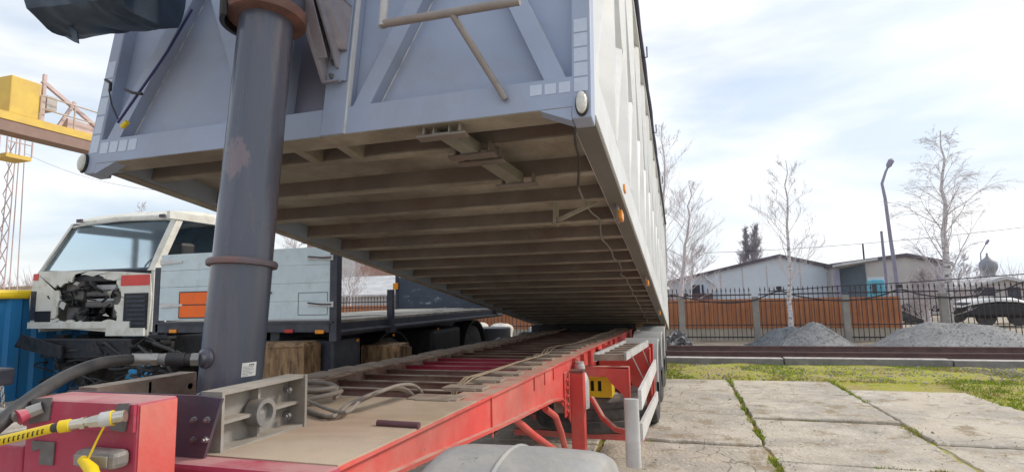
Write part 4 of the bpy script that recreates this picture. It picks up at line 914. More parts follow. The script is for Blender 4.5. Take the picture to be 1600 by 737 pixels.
# tailgate of five planks
tg = MB(); zt0, zt1 = -.185, .60; n = 4
for i in range(n): tg.box(X0+.02, X1-.02, Y0-.02, Y0+.01, zt0+(zt1-zt0)*i/n+.0015, zt0+(zt1-zt0)*(i+1)/n-.0015, .003)
tg = tg.build('tailgate', boardw, FB)
p = onY(282, 457, Y0-.025); q = onY(334, 495, Y0-.025)
m = MB(); m.box(p.x, q.x, Y0-.032, Y0-.0205, q.z, p.z, .002); m.build('orange_plate', orange, tg)
m = MB(); zz = (p.z+q.z)/2; m.box(p.x, q.x, Y0-.0335, Y0-.0321, zz-.006, zz+.006)
m.box(p.x-.01, q.x, Y0-.0335, Y0-.0205, p.z, p.z+.01); m.box(p.x-.01, q.x, Y0-.0335, Y0-.0205, q.z-.01, q.z); m.box(p.x-.01, p.x, Y0-.0335, Y0-.0205, q.z, p.z); m.build('plate_frame', iron, tg)
for (u, v, s_) in ((254, 410, 1), (254, 477, 1), (517, 402, -1), (517, 475, -1)):
    p = onY(u, v, Y0-.03); m = MB(); m.hexa([(p.x-s_*.03, Y0-.035, p.z-.03), (p.x+s_*.30, Y0-.035, p.z-.012), (p.x+s_*.30, Y0-.021, p.z-.012), (p.x-s_*.03, Y0-.021, p.z-.03), (p.x-s_*.03, Y0-.035, p.z+.03), (p.x+s_*.30, Y0-.035, p.z+.012), (p.x+s_*.30, Y0-.021, p.z+.012), (p.x-s_*.03, Y0-.021, p.z+.03)]); m.build('hinge', whitep, tg)
    if s_ < 0:
        m = MB(); m.tube([(p.x-.28, Y0-.045, p.z+.02), (p.x-.1, Y0-.05, p.z), (p.x+.01, Y0-.045, p.z)], .008, 6); m.build('latch', iron, tg)
        if v > 450: m = MB(); [m.tube([a, b], .003, 4) for a, b in (((p.x-.42, Y0-.022, p.z-.11), (p.x-.05, Y0-.022, p.z-.11)), ((p.x-.05, Y0-.022, p.z-.11), (p.x-.05, Y0-.022, p.z+.13)), ((p.x-.05, Y0-.022, p.z+.13), (p.x-.42, Y0-.022, p.z+.13)), ((p.x-.42, Y0-.022, p.z+.13), (p.x-.42, Y0-.022, p.z-.11)))]; m.build('patch_outline', iron, tg)
m = MB(); m.tube([onY(410, 457, Y0-.035), onY(423, 457, Y0-.035)], .014, 8); m.build('handle', navy, tg)
# posts
m = MB(); m.box(X1-.02, X1+.07, Y0-.02, Y0+.07, -.42, .60, .004); m.build('corner_post', navy, FB)
m = MB(); m.box(X0-.07, X0+.015, Y0-.02, Y0+.07, -.35, .45, .004); m.build('corner_post', navy, FB)
m = MB(); m.box(X1-.02, X1+.05, 6.40, 6.48, -.33, .14, .004); m.box(X1-.03, X1+.06, 6.38, 6.50, -.40, -.33); m.build('side_post', navy, FB)
m = MB(); m.box(X1-.02, X1+.05, Y1-.5, Y1-.42, -.33, .02, .004); ps = m.build('side_post', navy, FB)
m = MB(); m.box(X1-.09, X1-.03, Y1-.5, Y1-.48, -.12, .0); m.build('post_reflector', amber, ps)
m = MB(); m.box(X0, X1-.04, Y1-.0, Y1+.05, zd, .50); hb = m.build('headboard', scr, FB)
m = MB(); m.box(X0-.06, X0, Y1-.02, Y1+.06, zd-.1, .62); m.build('headboard_post', navy, FB)
m = MB(); m.box(X0-.10, X0+.02, Y1-.06, Y1-.02, .24, .38, .01); m.build('headboard_lamp', amber, FB)
m = MB(); m.tube([(X1+.02, Y0+.1, -.33), (X1+.02, Y1, -.33)], .025, 8); m.build('side_tube', navy, FB)
for i, yy in enumerate((5.75, 6.6, 8.0)):
    m = MB(); m.box(X1-.05, X1-.03, yy, yy+.03, -.465, -.435, .004); m.build('side_marker', amber, FB)
# wheels, boxes below
for yy in (6.9, 10.1):
    for x in (-5.7, -3.98):
        t_ = MB(); t_.lathe((x-.14, yy, G+.5), (1, 0, 0), [(.28, 0), (.44, .0), (.49, .02), (.5, .05), (.5, .23), (.49, .26), (.44, .28), (.28, .28)], 36); t_.build('wheel', tyre, FB)
        m = MB(); vs = []; fs = []
        for i in range(17):
            a = PI*i/16; vs += [(x-.17, yy+math.cos(a)*.62, G+.5+math.sin(a)*.60), (x+.17, yy+math.cos(a)*.62, G+.5+math.sin(a)*.60), (x+.17, yy+math.cos(a)*.59, G+.5+math.sin(a)*.57), (x-.17, yy+math.cos(a)*.59, G+.5+math.sin(a)*.57)]
        for i in range(16):
            for k_ in range(4): fs.append((i*4+k_, i*4+(k_+1) % 4, i*4+4+(k_+1) % 4, i*4+4+k_))
        m.add(vs, fs, True); m.build('wheel_arch', junk, FB)
m = MB(); m.box(-4.6, -3.68, 5.35, 5.9, -1.05, -.42, .03); m.build('tool_box', mat('slate_blue_box', (.05, .06, .085), (.035, .042, .06), 5, .6, dirt=(.12, .12, .12), dscale=4, damt=.5), FB)
m = MB(); m.box(-4.2, -3.62, 7.8, 8.9, -.95, -.45, .06); m.build('fuel_tank', junk, FB)
m = MB(); m.box(-5.2, -4.5, 5.6, 11, -.95, -.45); m.build('undergear', junk, FB)
# tan blocks under/beside the flatbed
def block(label, x0, x1, y0, y1, z1, name='support_block'):
    T = thing(name, label, 'block', ((x0+x1)/2, (y0+y1)/2, G)); m = MB(); m.box(x0, x1, y0, y1, G-.03, z1, .035)
    r = random.Random(int(x0*100))
    for p in m.v: p += Vector((r.uniform(-.02, .02), r.uniform(-.02, .02), r.uniform(-.022, .022)))
    m.build('block', wood, T)
a = onX(398, 545, -3.9); b = onX(470, 545, -3.9)
a = onY(395, 536, 5.0); b = onY(473, 536, 5.0); block('tan weathered block right behind the ram, left of the two', a.x, b.x, 5.0, 5.3, a.z)
a = onY(562, 540, 6.1); b = onY(622, 540, 6.1); block('tan block with a broken top edge under the flatbed side, right of the two', a.x, b.x, 6.1, 6.45, a.z)

# ================================================================== WRECKED CAB
CB = thing('wrecked_truck_cab', 'white stripped truck cab with torn open front and a red stripe', 'truck cab', (-9, 7.4, G))
cx0, cx1, yf, yb = -10.32, -7.78, 6.6, 8.7
zb0, zws, zr = -.40, .56, 1.50           # bottom of front panel, windscreen base, roof
yt = 7.05
def quad_sheet(name, outer, hole, Y, mm, th=.03, parent=CB):
    """front sheet with an irregular hole: outer and hole lists have equal length (x,z)"""
    n = len(outer); vs = [(x, Y, z) for x, z in outer]+[(x, Y, z) for x, z in hole]+[(x, Y+th, z) for x, z in outer]+[(x, Y+th, z) for x, z in hole]
    fs = []
    for i in range(n):
        j = (i+1) % n; fs += [(i, j, n+j, n+i), (2*n+i, 3*n+i, 3*n+j, 2*n+j), (i, 2*n+i, 2*n+j, j), (n+i, n+j, 3*n+j, 3*n+i)]
    q = MB(); q.add(vs, fs); return q.build(name, mm, parent)
def ring_from_px(pts, Y): return [(onY(u, v, Y).x, onY(u, v, Y).z) for u, v in pts]
outer = ring_from_px([(47, 510), (46, 470), (52, 440), (60, 424), (100, 423), (140, 423), (190, 424), (235, 427), (236, 460), (234, 490), (230, 525), (190, 520), (140, 516), (90, 512)], yf)
hole = ring_from_px([(86, 500), (88, 480), (95, 462), (86, 448), (104, 444), (118, 431), (160, 432), (180, 438), (190, 462), (180, 478), (184, 501), (150, 503), (125, 502), (104, 501)], yf)
def densify(pts, k, j, sd):
    rr = random.Random(sd); o_ = []
    for i in range(len(pts)):
        a_, b_ = Vector(pts[i]), Vector(pts[(i+1) % len(pts)])
        for q_ in range(k): p_ = a_.lerp(b_, q_/k); o_.append((p_.x+rr.uniform(-j, j), p_.y+rr.uniform(-j, j)))
    return o_
quad_sheet('front_panel', densify(outer, 5, 0, 1), densify(hole, 5, .035, 2), yf, cabw)
# torn lips hanging in the hole
for i, (u, v, du, dv_) in enumerate(((96, 470, 7, 14), (176, 452, -8, 16), (118, 440, 6, 6), (170, 494, -10, -5))):
    q = MB(); P = [onY(u, v, yf-.02), onY(u+du, v+dv_*.3, yf-.03), onY(u+du*.4, v+dv_, yf+.02), onY(u-4, v+dv_*.6, yf+.03)]; q.add(P, [(0, 1, 2, 3)]); o_ = q.build('torn_sheet', cabw, CB); o_.modifiers.new('s', 'SOLIDIFY').thickness = .008
# black openings of the lower corners
def pxbox(name, u0, v0, u1, v1, Y, d, mm, parent, b=.0):
    p = onY(u0, v0, Y); q = onY(u1, v1, Y); m = MB(); m.box(p.x, q.x, Y-d, Y, q.z, p.z, b); return m.build(name, mm, parent)
lv_ = pxbox('corner_louvre', 196, 458, 229, 514, yf-.001, .02, black, CB)
for k_ in range(7): pxbox('louvre_slat', 198, 462+k_*7, 227, 464+k_*7, yf-.022, .008, navy, lv_)
pxbox('lamp_opening', 56, 486, 78, 506, yf-.001, .012, black, CB)
pxbox('lamp_opening', 50, 455, 54, 500, yf-.001, .012, navy, CB)
pxbox('red_stripe', 190, 430, 234, 445, yf-.001, .006, stripe, CB); pxbox('red_stripe', 53, 428, 60, 438, yf-.001, .006, stripe, CB)
pxbox('sill_strip', 47, 503, 205, 512, yf-.001, .04, cabw, CB); pxbox('sill_strip', 170, 512, 228, 524, yf-.001, .05, cabw, CB)
# pillars, roof, walls
m = MB()
def pil(m, p, q, wx, wy):
    p = Vector(p); q = Vector(q); m.hexa([(p.x-wx/2, p.y-wy/2, p.z), (p.x+wx/2, p.y-wy/2, p.z), (p.x+wx/2, p.y+wy/2, p.z), (p.x-wx/2, p.y+wy/2, p.z), (q.x-wx/2, q.y-wy/2, q.z), (q.x+wx/2, q.y-wy/2, q.z), (q.x+wx/2, q.y+wy/2, q.z), (q.x-wx/2, q.y+wy/2, q.z)])
xr_t, xl_t = cx1-.04, cx0+.10
pil(m, (cx1-.05, yf+.06, zws-.02), (xr_t-.05, yt+.05, zr-.05), .13, .12); m.build('windscreen_pillar', cabw, CB); m = MB(); pil(m, (cx0+.04, yf+.06, zws-.02), (xl_t+.04, yt+.05, zr-.05), .06, .12)
m.build('windscreen_pillar', cabw, CB)
m = MB(); yr = [(yt-.03, zr-.10), (yt+.0, zr-.02), (yt+.15, zr+.07), (yt+.5, zr+.11), (yb-.1, zr+.10), (yb, zr)]
vs = []; fs = []
xsr = [(xl_t-.02, -.10), (xl_t+.04, -.03), (xl_t+.25, .0), ((xl_t+xr_t)/2, .03), (xr_t-.25, .0), (xr_t-.05, -.03), (xr_t+.02, -.10)]
for y, z in yr:
    for x, dz in xsr: vs.append((x, y, z+dz))
for i in range(len(yr)-1):
    for k_ in range(6): fs.append((i*7+k_, i*7+k_+1, i*7+8+k_, i*7+7+k_))
m.add(vs, fs, True); rf = m.build('roof', cabw, CB); rf.modifiers.new('s', 'SOLIDIFY').thickness = .04
for u in (126, 255): pxbox('roof_lamp', u-4, 335+(8 if u < 200 else 0), u+4, 339+(8 if u < 200 else 0), yt-.04, .03, MATS['dark_purple_paint'], CB)
# right side: door opening, window frame, sill
m = MB(); m.box(cx1-.06, cx1, yb-.5, yb, zb0, zr); m.box(cx1-.06, cx1, yf+.25, yb-.5, zr-.12, zr); m.box(cx1-.06, cx1, yf+.03, yf+.28, zb0, zws); m.box(cx1-.05, cx1-.01, yf+.28, yb-.5, zb0, zb0+.14); m.build('right_side', cabw, CB)
m = MB(); m.box(cx0, cx0+.05, yf+.1, yb, zb0, .62); m.box(cx0+.10, cx0+.15, yf+.55, yb, 1.30, zr-.05); m.box(cx0+.06, cx0+.12, 8.22, 8.32, .62, 1.30); m.box(cx0+.06, cx0+.12, 8.62, yb, .62, 1.30); m.build('left_side', cabw, CB)
m = MB(); m.box(cx0+.05, cx1-.062, yb-.05, yb-.003, zb0, zr)
m.build('back_wall', mat('reflection_blue_lining', (.12, .17, .21), (.08, .12, .15), 4, .8), CB)  # blue tint stands for windscreen reflections, painted into the wall colour
m = MB(); m.box(cx0+.1, cx1-.1, yf+.10, yf+.60, .40, .60, .05); db = m.build('dashboard', mat('dash_grey', (.10, .10, .11), None, 6, .7), CB)
m = MB(); m.box(-8.35, -8.0, 7.3, 7.6, -.2, 1.05, .06); m.build('seat', black, CB)
m = MB()
for i in range(20):
    a0 = 2*PI*i/20; a1 = 2*PI*(i+1)/20; c_ = Vector((-8.35, 7.15, .66))
    m.tube([c_+Vector((.24*math.cos(a0), .12*math.sin(a0), .2*math.sin(a0))), c_+Vector((.24*math.cos(a1), .12*math.sin(a1), .2*math.sin(a1)))], .014, 6, False)
m.build('steering_wheel', black, CB)
# windscreen
m = MB(); m.add([(cx0+.05, yf+.045, zws-.01), (cx1-.11, yf+.045, zws-.01), (xr_t-.11, yt+.02, zr-.07), (xl_t+.05, yt+.02, zr-.07)], [(0, 1, 2, 3)]); ws = m.build('windscreen', glass, CB); ws.modifiers.new('s', 'SOLIDIFY').thickness = .006
m = MB(); fr_ = [(cx0+.05, yf+.03, zws), (cx1-.11, yf+.03, zws), (xr_t-.11, yt, zr-.08), (xl_t+.05, yt, zr-.08)]
for i in range(4): m.tube([fr_[i], fr_[(i+1) % 4]], .022, 6)
m.build('windscreen_seal', navy, CB)
# engine bay junk seen in the hole
rj = random.Random(11)
m = MB(); m.box(cx0+.1, cx1-.15, yf+.85, yf+.9, zb0-.1, zws-.1); m.build('engine_bay_wall', mat('dark_bay_lining', (.05, .05, .055), (.03, .03, .034), 5, .8), CB)
m = MB()
for _ in range(16):
    x = rj.uniform(-9.9, -8.5); z = rj.uniform(-.3, .42); y = yf+rj.uniform(.12, .6); m.box(x, x+rj.uniform(.1, .5), y, y+.2, z, z+rj.uniform(.04, .2), .02)
m.build('engine_parts', junk, CB)
m = MB()
for _ in range(3):
    x = rj.uniform(-9.4, -9.1); z = rj.uniform(-.1, .35); m.box(x, x+.6, yf+.15, yf+.25, z, z+.05, .015)
m.build('engine_pipes', silver, CB)
eng = mat('oily_grey_castings', (.20, .195, .19), (.10, .095, .09), 9, .5, .3, dirt=(.12, .07, .04), dscale=9, damt=.7)
for bx in ((-9.75, -9.35, .1, .42), (-9.3, -8.75, .16, .26), (-9.3, -8.7, -.02, .08), (-9.7, -9.45, -.25, .0), (-8.7, -8.5, -.2, .3)):
    m = MB(); m.box(bx[0], bx[1], yf+.10, yf+.3, bx[2], bx[3], .03); m.build('engine_casting', eng, CB)
m = MB(); m.lathe((-9.35, yf+.08, -.2), (0, 1, 0), [(.0, 0), (.05, 0), (.12, .02), (.12, .06), (.05, .08), (0, .08)], 20); m.build('pulley', eng, CB)
m = MB()
for _ in range(16):
    x = rj.uniform(-9.8, -8.4); z = rj.uniform(-.2, .42); P = [(x, yf+.05, z)]
    for k_ in range(5): P.append((P[-1][0]+rj.uniform(-.12, .14), yf+rj.uniform(-.03, .15), P[-1][2]+rj.uniform(-.14, .08)))
    m.tube(smooth(P, 4), rj.uniform(.008, .02), 6)
m.build('loose_wires', black, CB)
# running gear below
m = MB(); m.box(-9.55, -9.4, yf-.1, 12, -.85, -.55); m.box(-8.65, -8.5, yf-.1, 12, -.85, -.55); m.box(-9.9, -8.0, yf-.12, yf+.05, -.80, -.50, .02)
m.build('chassis', junk, CB)
p = onY(22, 520, yf-.2); q = onY(75, 560, yf-.2); m = MB(); m.hexa([(p.x+.05, yf-.22, p.z-.22), (q.x+.3, yf-.22, q.z+.0), (q.x+.3, yf-.19, q.z+.0), (p.x+.05, yf-.19, p.z-.22), (p.x+.2, yf-.22, p.z-.02), (q.x+.3, yf-.22, q.z+.19), (q.x+.3, yf-.19, q.z+.19), (p.x+.2, yf-.19, p.z-.02)]); m.build('bent_bumper_bracket', junk, CB)
m = MB()
for _ in range(34):
    x = rj.uniform(-10.0, -7.6); z = rj.uniform(-1.15, -.5); y = yf+rj.uniform(-.1, .9); s_ = rj.uniform(.05, .28); m.box(x, x+s_*rj.uniform(1, 2.6), y, y+s_, z, z+s_*.6, .02)
m.build('running_gear', junk, CB)
m = MB()
for _ in range(26):
    x = rj.uniform(-10.0, -7.4); z = rj.uniform(-1.1, -.5); P = [(x, yf-.1, z)]
    for k_ in range(6): P.append((P[-1][0]+rj.uniform(-.1, .3), yf+rj.uniform(-.2, .1), max(-1.3, P[-1][2]+rj.uniform(-.16, .1))))
    m.tube(smooth(P, 4), rj.uniform(.01, .028), 6)
m.build('hanging_hoses', black, CB)
for x in (-9.9, -7.95):
    for yy in (7.5,):
        t_ = MB(); t_.lathe((x-.13, yy, G+.46), (1, 0, 0), [(.2, 0), (.34, .0), (.42, .05), (.46, .06), (.46, .22), (.42, .26), (.2, .26)], 32); t_.build('wheel', tyre, CB)
m = MB(); m.box(-7.75, -6.3, 7.0, 11.0, -.95, -.45, .03); m.build('rear_chassis_boxes', junk, CB)

# ================================================================== SKIP, BANK, CRANE
T = thing('blue_skip', 'long blue ribbed metal skip with a yellow rim beside the wrecked cab', 'skip', (-11.7, 7, G))
xk, tz = -10.52, .15; prf = []; y = 2.0
while y < 12.2: prf += [(xk, y), (xk, y+.16), (xk-.05, y+.21), (xk-.05, y+.35), (xk, y+.40)]; y += .40
m = MB(); vs = []
for xx, yy in prf: vs += [(xx, yy, G), (xx, yy, tz)]
m.add(vs, [(2*i, 2*i+2, 2*i+3, 2*i+1) for i in range(len(prf)-1)]); m.build('side_wall', bluec, T)
m = MB(); m.box(-13, xk-.06, 2.0, 12.3, G, tz-.02); m.build('tank_body', bluec, T)
m = MB(); m.box(xk-.16, xk+.06, 1.9, 12.4, tz, tz+.15, .05); m.build('rim', yellow, T)
bankm = ground_mat('brown_bank', [((.26, .19, .13), 0, 0), ((.18, .13, .09), .45, .6), ((.34, .28, .2), .55, .7)], [0, .6, 2])
m = MB(); vs = []; fs = []; nx, ny = 70, 10
for j in range(ny+1):
    for i in range(nx+1):
        x = -130+110*i/nx; y = 36+14*j/ny; h = 4.0*math.exp(-((j-5)/2.6)**2); vs.append((x, y, G-.1+h*(1+.06*noise.noise(Vector((x*.1, y*.1, 0))))))
fs = [(j*(nx+1)+i, j*(nx+1)+i+1, (j+1)*(nx+1)+i+1, (j+1)*(nx+1)+i) for j in range(ny) for i in range(nx)]
m.add(vs, fs, True); struct('earth_bank', m, bankm)

CR = thing('gantry_crane', 'yellow overhead gantry crane with a machine house and a pink lattice leg', 'crane', (-34, 22, G))
xc = -32.0
A = onX(-60, 163, xc); B = onX(150, 218, xc); C_ = onX(-60, 190, xc); D = onX(150, 238, xc)
yA, yB = 12.0, 40.0
zt1 = (onX(20, 186, xc).z + 0); 
# girder: box beam parallel to the yard
g1 = onX(20, 190, xc); g2 = onX(140, 222, xc)
zg_ = (g1.z+g2.z)/2
m = MB(); m.box(xc-.7, xc+.4, 8, 60, zg_-.05, zg_+.35); m.build('girder_top', crane, CR)
m = MB(); m.box(xc-.65, xc+.35, 8, 60, zg_-.62, zg_-.052); m.build('girder_web', mat('brown_girder', (.30, .20, .17), None, 2, .8), CR)
p0 = onX(12, 195, xc+.3); p1 = onX(60, 205, xc+.3); 
za = onX(36, 128, xc+.3).z
m = MB(); m.box(xc-2.2, xc+.3, p0.y, p1.y, zg_+.36, zg_+.36+(onX(36, 134, xc+.3).z-onX(36, 193, xc+.3).z), .05); m.build('machine_house', crane, CR)
p2 = onX(72, 180, xc); p3 = onX(88, 180, xc); m = MB(); zz = onX(80, 172, xc).z; m.box(xc-1, xc, p2.y, p3.y, zz-.0, onX(80, 151, xc).z); m.build('control_cabinet', mat('pale_cabinet', (.5, .47, .44), None, 3, .6), CR)
m = MB()
zr_ = zg_+1.7
for zz in (zg_+1.0, zr_): m.tube([(xc+.35, p1.y, zz), (xc+.35, 60, zz)], .04, 6)
yy = p1.y
while yy < 60: m.tube([(xc+.35, yy, zg_+.35), (xc+.35, yy, zr_)], .04, 6); yy += 1.7
m.build('handrail', mat('pale_rail', (.55, .45, .36), None, 3, .6), CR)
m = MB(); m.beam((xc, p3.y+.1, zg_+.3), (xc, p3.y+.9, zg_+2.0), .15, .15); m.beam((xc, p1.y+.2, zg_+2.6), (xc, p3.y+3.0, zg_+.5), .18, .18); m.beam((xc, p1.y+.3, zg_+.3), (xc, p1.y+.3, zg_+3), .15, .15); m.box(xc-.5, xc, p3.y+.6, p3.y+2.2, zg_+.36, zg_+1.0); m.build('hoist_frame', cranep, CR)
# lattice leg
m = MB(); la_, lb_ = onX(4, 200, xc+.3), onX(18, 420, xc+.3); lc_, ld_ = onX(-14, 200, xc-.3), onX(-14, 420, xc-.3)
lb2 = onX(6, 600, xc+.3)
yl = [la_.y-.1, la_.y-1.2]
for y_ in yl:
    for x_ in (xc+.3, xc-.9): m.tube([(x_, y_, G), (x_, y_, zg_-.9)], .06, 8)
zz = G; f_ = 0
while zz < zg_-1.6:
    for x_ in (xc+.3, xc-.9): m.tube([(x_, yl[f_], zz), (x_, yl[1-f_], zz+1.0)], .025, 5); m.tube([(x_, yl[0], zz), (x_, yl[1], zz)], .025, 5)
    zz += 1.0; f_ = 1-f_
m.build('lattice_leg', cranep, CR)
# hanging access basket
m = MB(); b0 = onX(10, 238, xc+.3); b1 = onX(50, 238, xc+.3); m.box(xc-.9, xc+.3, b0.y, b1.y, b0.z-.2, b0.z+.0); m.build('basket_floor', crane, CR)
m = MB()
for yy in (b0.y, (b0.y+b1.y)/2, b1.y): m.tube([(xc+.3, yy, b0.z), (xc+.3, yy, zg_-.9)], .04, 5)
m.tube([(xc+.3, b0.y, b0.z+1.1), (xc+.3, b1.y, b0.z+1.1)], .04, 5); m.tube([(xc+.3, b0.y, b0.z+.6), (xc+.3, b1.y, b0.z+.6)], .03, 5); m.build('basket_rails', cranep, CR)

# second lattice mast
def lattice(u, v_top, v_bot, Y, w_, label):
    b = onY(u, v_bot, Y); t = onY(u, v_top, Y); T = thing('lattice_mast', label, 'mast', (b.x, Y, G)); m = MB(); zt_ = t.z
    for s_ in (-1, 1):
        for q in (-1, 1): m.tube([(b.x+s_*w_, Y+q*w_, G), (b.x+s_*w_*.6, Y+q*w_*.6, zt_)], .03, 5)
    z = G; i = 0
    while z < zt_-1: m.tube([(b.x-w_, Y-w_, z), (b.x+w_, Y-w_, z+1)], .03, 4); m.tube([(b.x+w_, Y-w_, z), (b.x-w_, Y-w_, z+1)], .03, 4); z += 1
    m.build('lattice', cranep, T)
lattice(12, 205, 430, 22, .35, 'thin pinkish lattice mast at the left edge behind the crane')

# ================================================================== FENCE
FY = 19.0
FN = thing('iron_fence', 'dark iron picket fence with concrete posts running behind the gravel heaps', 'fence', (0, FY, G))
zt_f = onY(1230, 459, FY).z; zsp = onY(1230, 450, FY).z
fx = -15.5; posts = [-13.2, -10.3, -7.4, -4.5, -2.2]
px_posts = [onY(u, 500, FY).x for u in (1066, 1182, 1323)]
posts += px_posts + [px_posts[2]+i*(px_posts[2]-px_posts[1]) for i in (1, 2, 3, 4, 5)]
for i, xp in enumerate(posts):
    q = MB(); q.box(xp-.09, xp+.09, FY-.09, FY+.09, G-.05, zt_f-.06, .01); q.build('post', concp, FN)
for i in range(len(posts)-1):
    q = MB(); a, b = posts[i]+.10, posts[i+1]-.10
    q.box(a, b, FY-.02, FY+.02, zt_f-.02, zt_f+.02); q.box(a, b, FY-.02, FY+.02, zt_f-.22, zt_f-.19); q.box(a, b, FY-.02, FY+.02, G+.12, G+.16); q.box(a, b, FY-.02, FY+.02, G+.50, G+.53)
    x = a+.06
    while x < b:
        q.box(x-.009, x+.009, FY-.009, FY+.009, G+.05, zsp-.03); q.hexa([(x-.022, FY-.01, zsp-.06), (x+.022, FY-.01, zsp-.06), (x+.022, FY+.01, zsp-.06), (x-.022, FY+.01, zsp-.06), (x-.004, FY-.004, zsp+.06), (x+.004, FY-.004, zsp+.06), (x+.004, FY+.004, zsp+.06), (x-.004, FY+.004, zsp+.06)])
        x += .135
    q.build('picket_panel', iron, FN)
# swagged cable above fence
T = thing('fence_cable', 'black cable hung in swags along the top of the iron fence', 'cable', (3, FY-.1, .0))
P = [onY(u, v, FY-.12) for u, v in ((1046, 460), (1066, 464), (1100, 470), (1140, 473), (1180, 468), (1216, 455), (1250, 463), (1300, 469), (1345, 467), (1380, 460), (1407, 452), (1440, 460), (1480, 464), (1530, 461), (1570, 452), (1600, 440), (1640, 436))]
m = MB(); m.tube(smooth(P, 6), .022, 6); m.build('cable', iron, T)
m = MB(); m.tube([onY(1200, 455, FY-.1), onY(1305, 447, FY-.1), onY(1420, 441, FY-.1), onY(1640, 425, FY-.1)], .014, 5); m.build('upper_wire', iron, T)
m = MB()
for u, v in ((1217, 450), (1405, 447)): p = onY(u, v, FY-.1); m.box(p.x-.07, p.x+.07, FY-.16, FY-.02, p.z-.05, p.z+.06, .01)
m.build('insulator', iron, T)
# corrugated orange-brown sheets behind the fence
def sheet_fence(label, x0, x1, Y, z0, z1, skew=0):
    T = thing('sheet_metal_fence', label, 'fence', ((x0+x1)/2, Y, G)); m = MB(); x = x0; prf = []
    while x < x1: prf += [(x, Y), (x+.09, Y), (x+.11, Y+.03), (x+.17, Y+.03)]; x += .19
    vs = []
    for a, b in prf: vs += [(a, b, z0), (a, b, z1+skew*(a-x0))]
    m.add(vs, [(2*i, 2*i+2, 2*i+3, 2*i+1) for i in range(len(prf)-1)]); o_ = m.build('sheeting', osheet, T); o_.modifiers.new('s', 'SOLIDIFY').thickness = .01
    q = MB(); q.box(x0, x1, Y+.04, Y+.12, G-.05, z0+.02); q.build('plinth', mat('pale_plinth', (.55, .50, .42), (.46, .42, .36), 2, .9, dirt=(.3, .27, .2), dscale=1.5, damt=.4) if 'pale_plinth' not in MATS else MATS['pale_plinth'], T)
    q = MB()
    for xx in [x0+2.3*i for i in range(int((x1-x0)/2.3)+1)]: q.box(xx-.04, xx+.04, Y+.05, Y+.03+.1, G, z1-.02)
    q.build('fence_stud', iron, T)
FS = 19.9
zs1 = onY(1230, 465.5, FS).z; zs0 = onY(1230, 512, FS).z
xe = onY(1405, 480, FS).x
sheet_fence('orange brown corrugated sheet fence behind the gravel heaps on the right', onY(1046, 480, FS).x-1.5, xe, FS, zs0, zs1)
sheet_fence('orange brown corrugated sheet fence seen under the raised body beyond the flatbed', -15.5, -2.6, FS, zs0, zs1+.0)

# ================================================================== GRAVEL HEAPS
def heap(name, label, pts, depth, Y, mm, seed=1):
    """pts: (photo column, row) of the ridge; a heap with real depth behind plane Y"""
    ridge = [onY(u, v, Y) for u, v in pts]; T = MB(); nu, nv = 70, 36; x0, x1 = ridge[0].x, ridge[-1].x
    def hgt(x):
        for a, b in zip(ridge, ridge[1:]):
            if a.x <= x <= b.x: t = (x-a.x)/(b.x-a.x); t = t; return (a.z+(b.z-a.z)*t)-G
        return 0
    hs = [hgt(x0+(x1-x0)*i/nu) for i in range(nu+1)]
    hs2 = [sum(hs[max(0, i-2):i+3])/len(hs[max(0, i-2):i+3]) for i in range(nu+1)]
    vs = []
    for j in range(nv+1):
        s_ = -1+2*j/nv
        for i in range(nu+1):
            x = x0+(x1-x0)*i/nu; h = max(0, hs2[i]); hm_ = max(hs2)
            dd = depth*(.25+.75*math.sqrt(h/hm_)); k_ = max(0, 1-abs(s_))**1.05
            k_ = k_*(1.0) if k_ < .8 else .8+(k_-.8)*.75/.8
            z = G-.02+h*min(1, (1-abs(s_))*1.0 if abs(s_) > .12 else .88+.12*(1-(abs(s_)/.12)**2))
            z += .02*noise.noise(Vector((x*2, s_*4, seed)))+.012*noise.noise(Vector((x*9, s_*16, seed)))
            vs.append((x+.04*noise.noise(Vector((x*3, s_*3, seed+5))), Y+s_*dd, z))
    fs = [(j*(nu+1)+i, j*(nu+1)+i+1, (j+1)*(nu+1)+i+1, (j+1)*(nu+1)+i) for j in range(nv) for i in range(nu)]
    T.add(vs, fs, True)
    r = random.Random(seed)
    for _ in range(1600):
        p = Vector(vs[r.randrange(len(vs))]); q = r.uniform(.01, .028); p += Vector((r.uniform(-.05, .05), r.uniform(-.05, .05), 0))
        T.add([p+Vector((q, 0, -q*.3)), p+Vector((-q*.5, q*.8, -q*.3)), p+Vector((-q*.5, -q*.8, -q*.3)), p+Vector((0, 0, q*.8))], [(0, 1, 3), (1, 2, 3), (2, 0, 3)])
    return tag(T.build(name, mm), label, 'gravel heap', 'gravel heaps by the fence')
heap('gravel_heap', 'small dark grey gravel heap, leftmost, leaning on the paler one', [(1165, 541), (1180, 532), (1195, 520), (1215, 512), (1240, 508), (1262, 512), (1290, 530), (1300, 541)], 1.0, 18.0, gravd, 1)
heap('gravel_heap', 'peaked pale grey gravel heap in front of the middle concrete post', [(1205, 543), (1225, 530), (1245, 513), (1262, 503), (1272, 501), (1285, 505), (1305, 518), (1330, 534), (1345, 543)], 1.05, 17.35, grav, 2)
heap('gravel_heap', 'broad long pale grey gravel heap at the right edge', [(1350, 546), (1375, 531), (1400, 515), (1430, 506), (1452, 501), (1480, 503), (1520, 504), (1560, 508), (1590, 520), (1640, 538), (1660, 546)], 1.25, 17.5, grav, 3)
scrapm = mat('mixed_scrap', (.5, .5, .5), (.06, .055, .055), 3.5, .8, dirt=(.05, .045, .05), dscale=4, damt=.8, dlo=.45, dhi=.52)
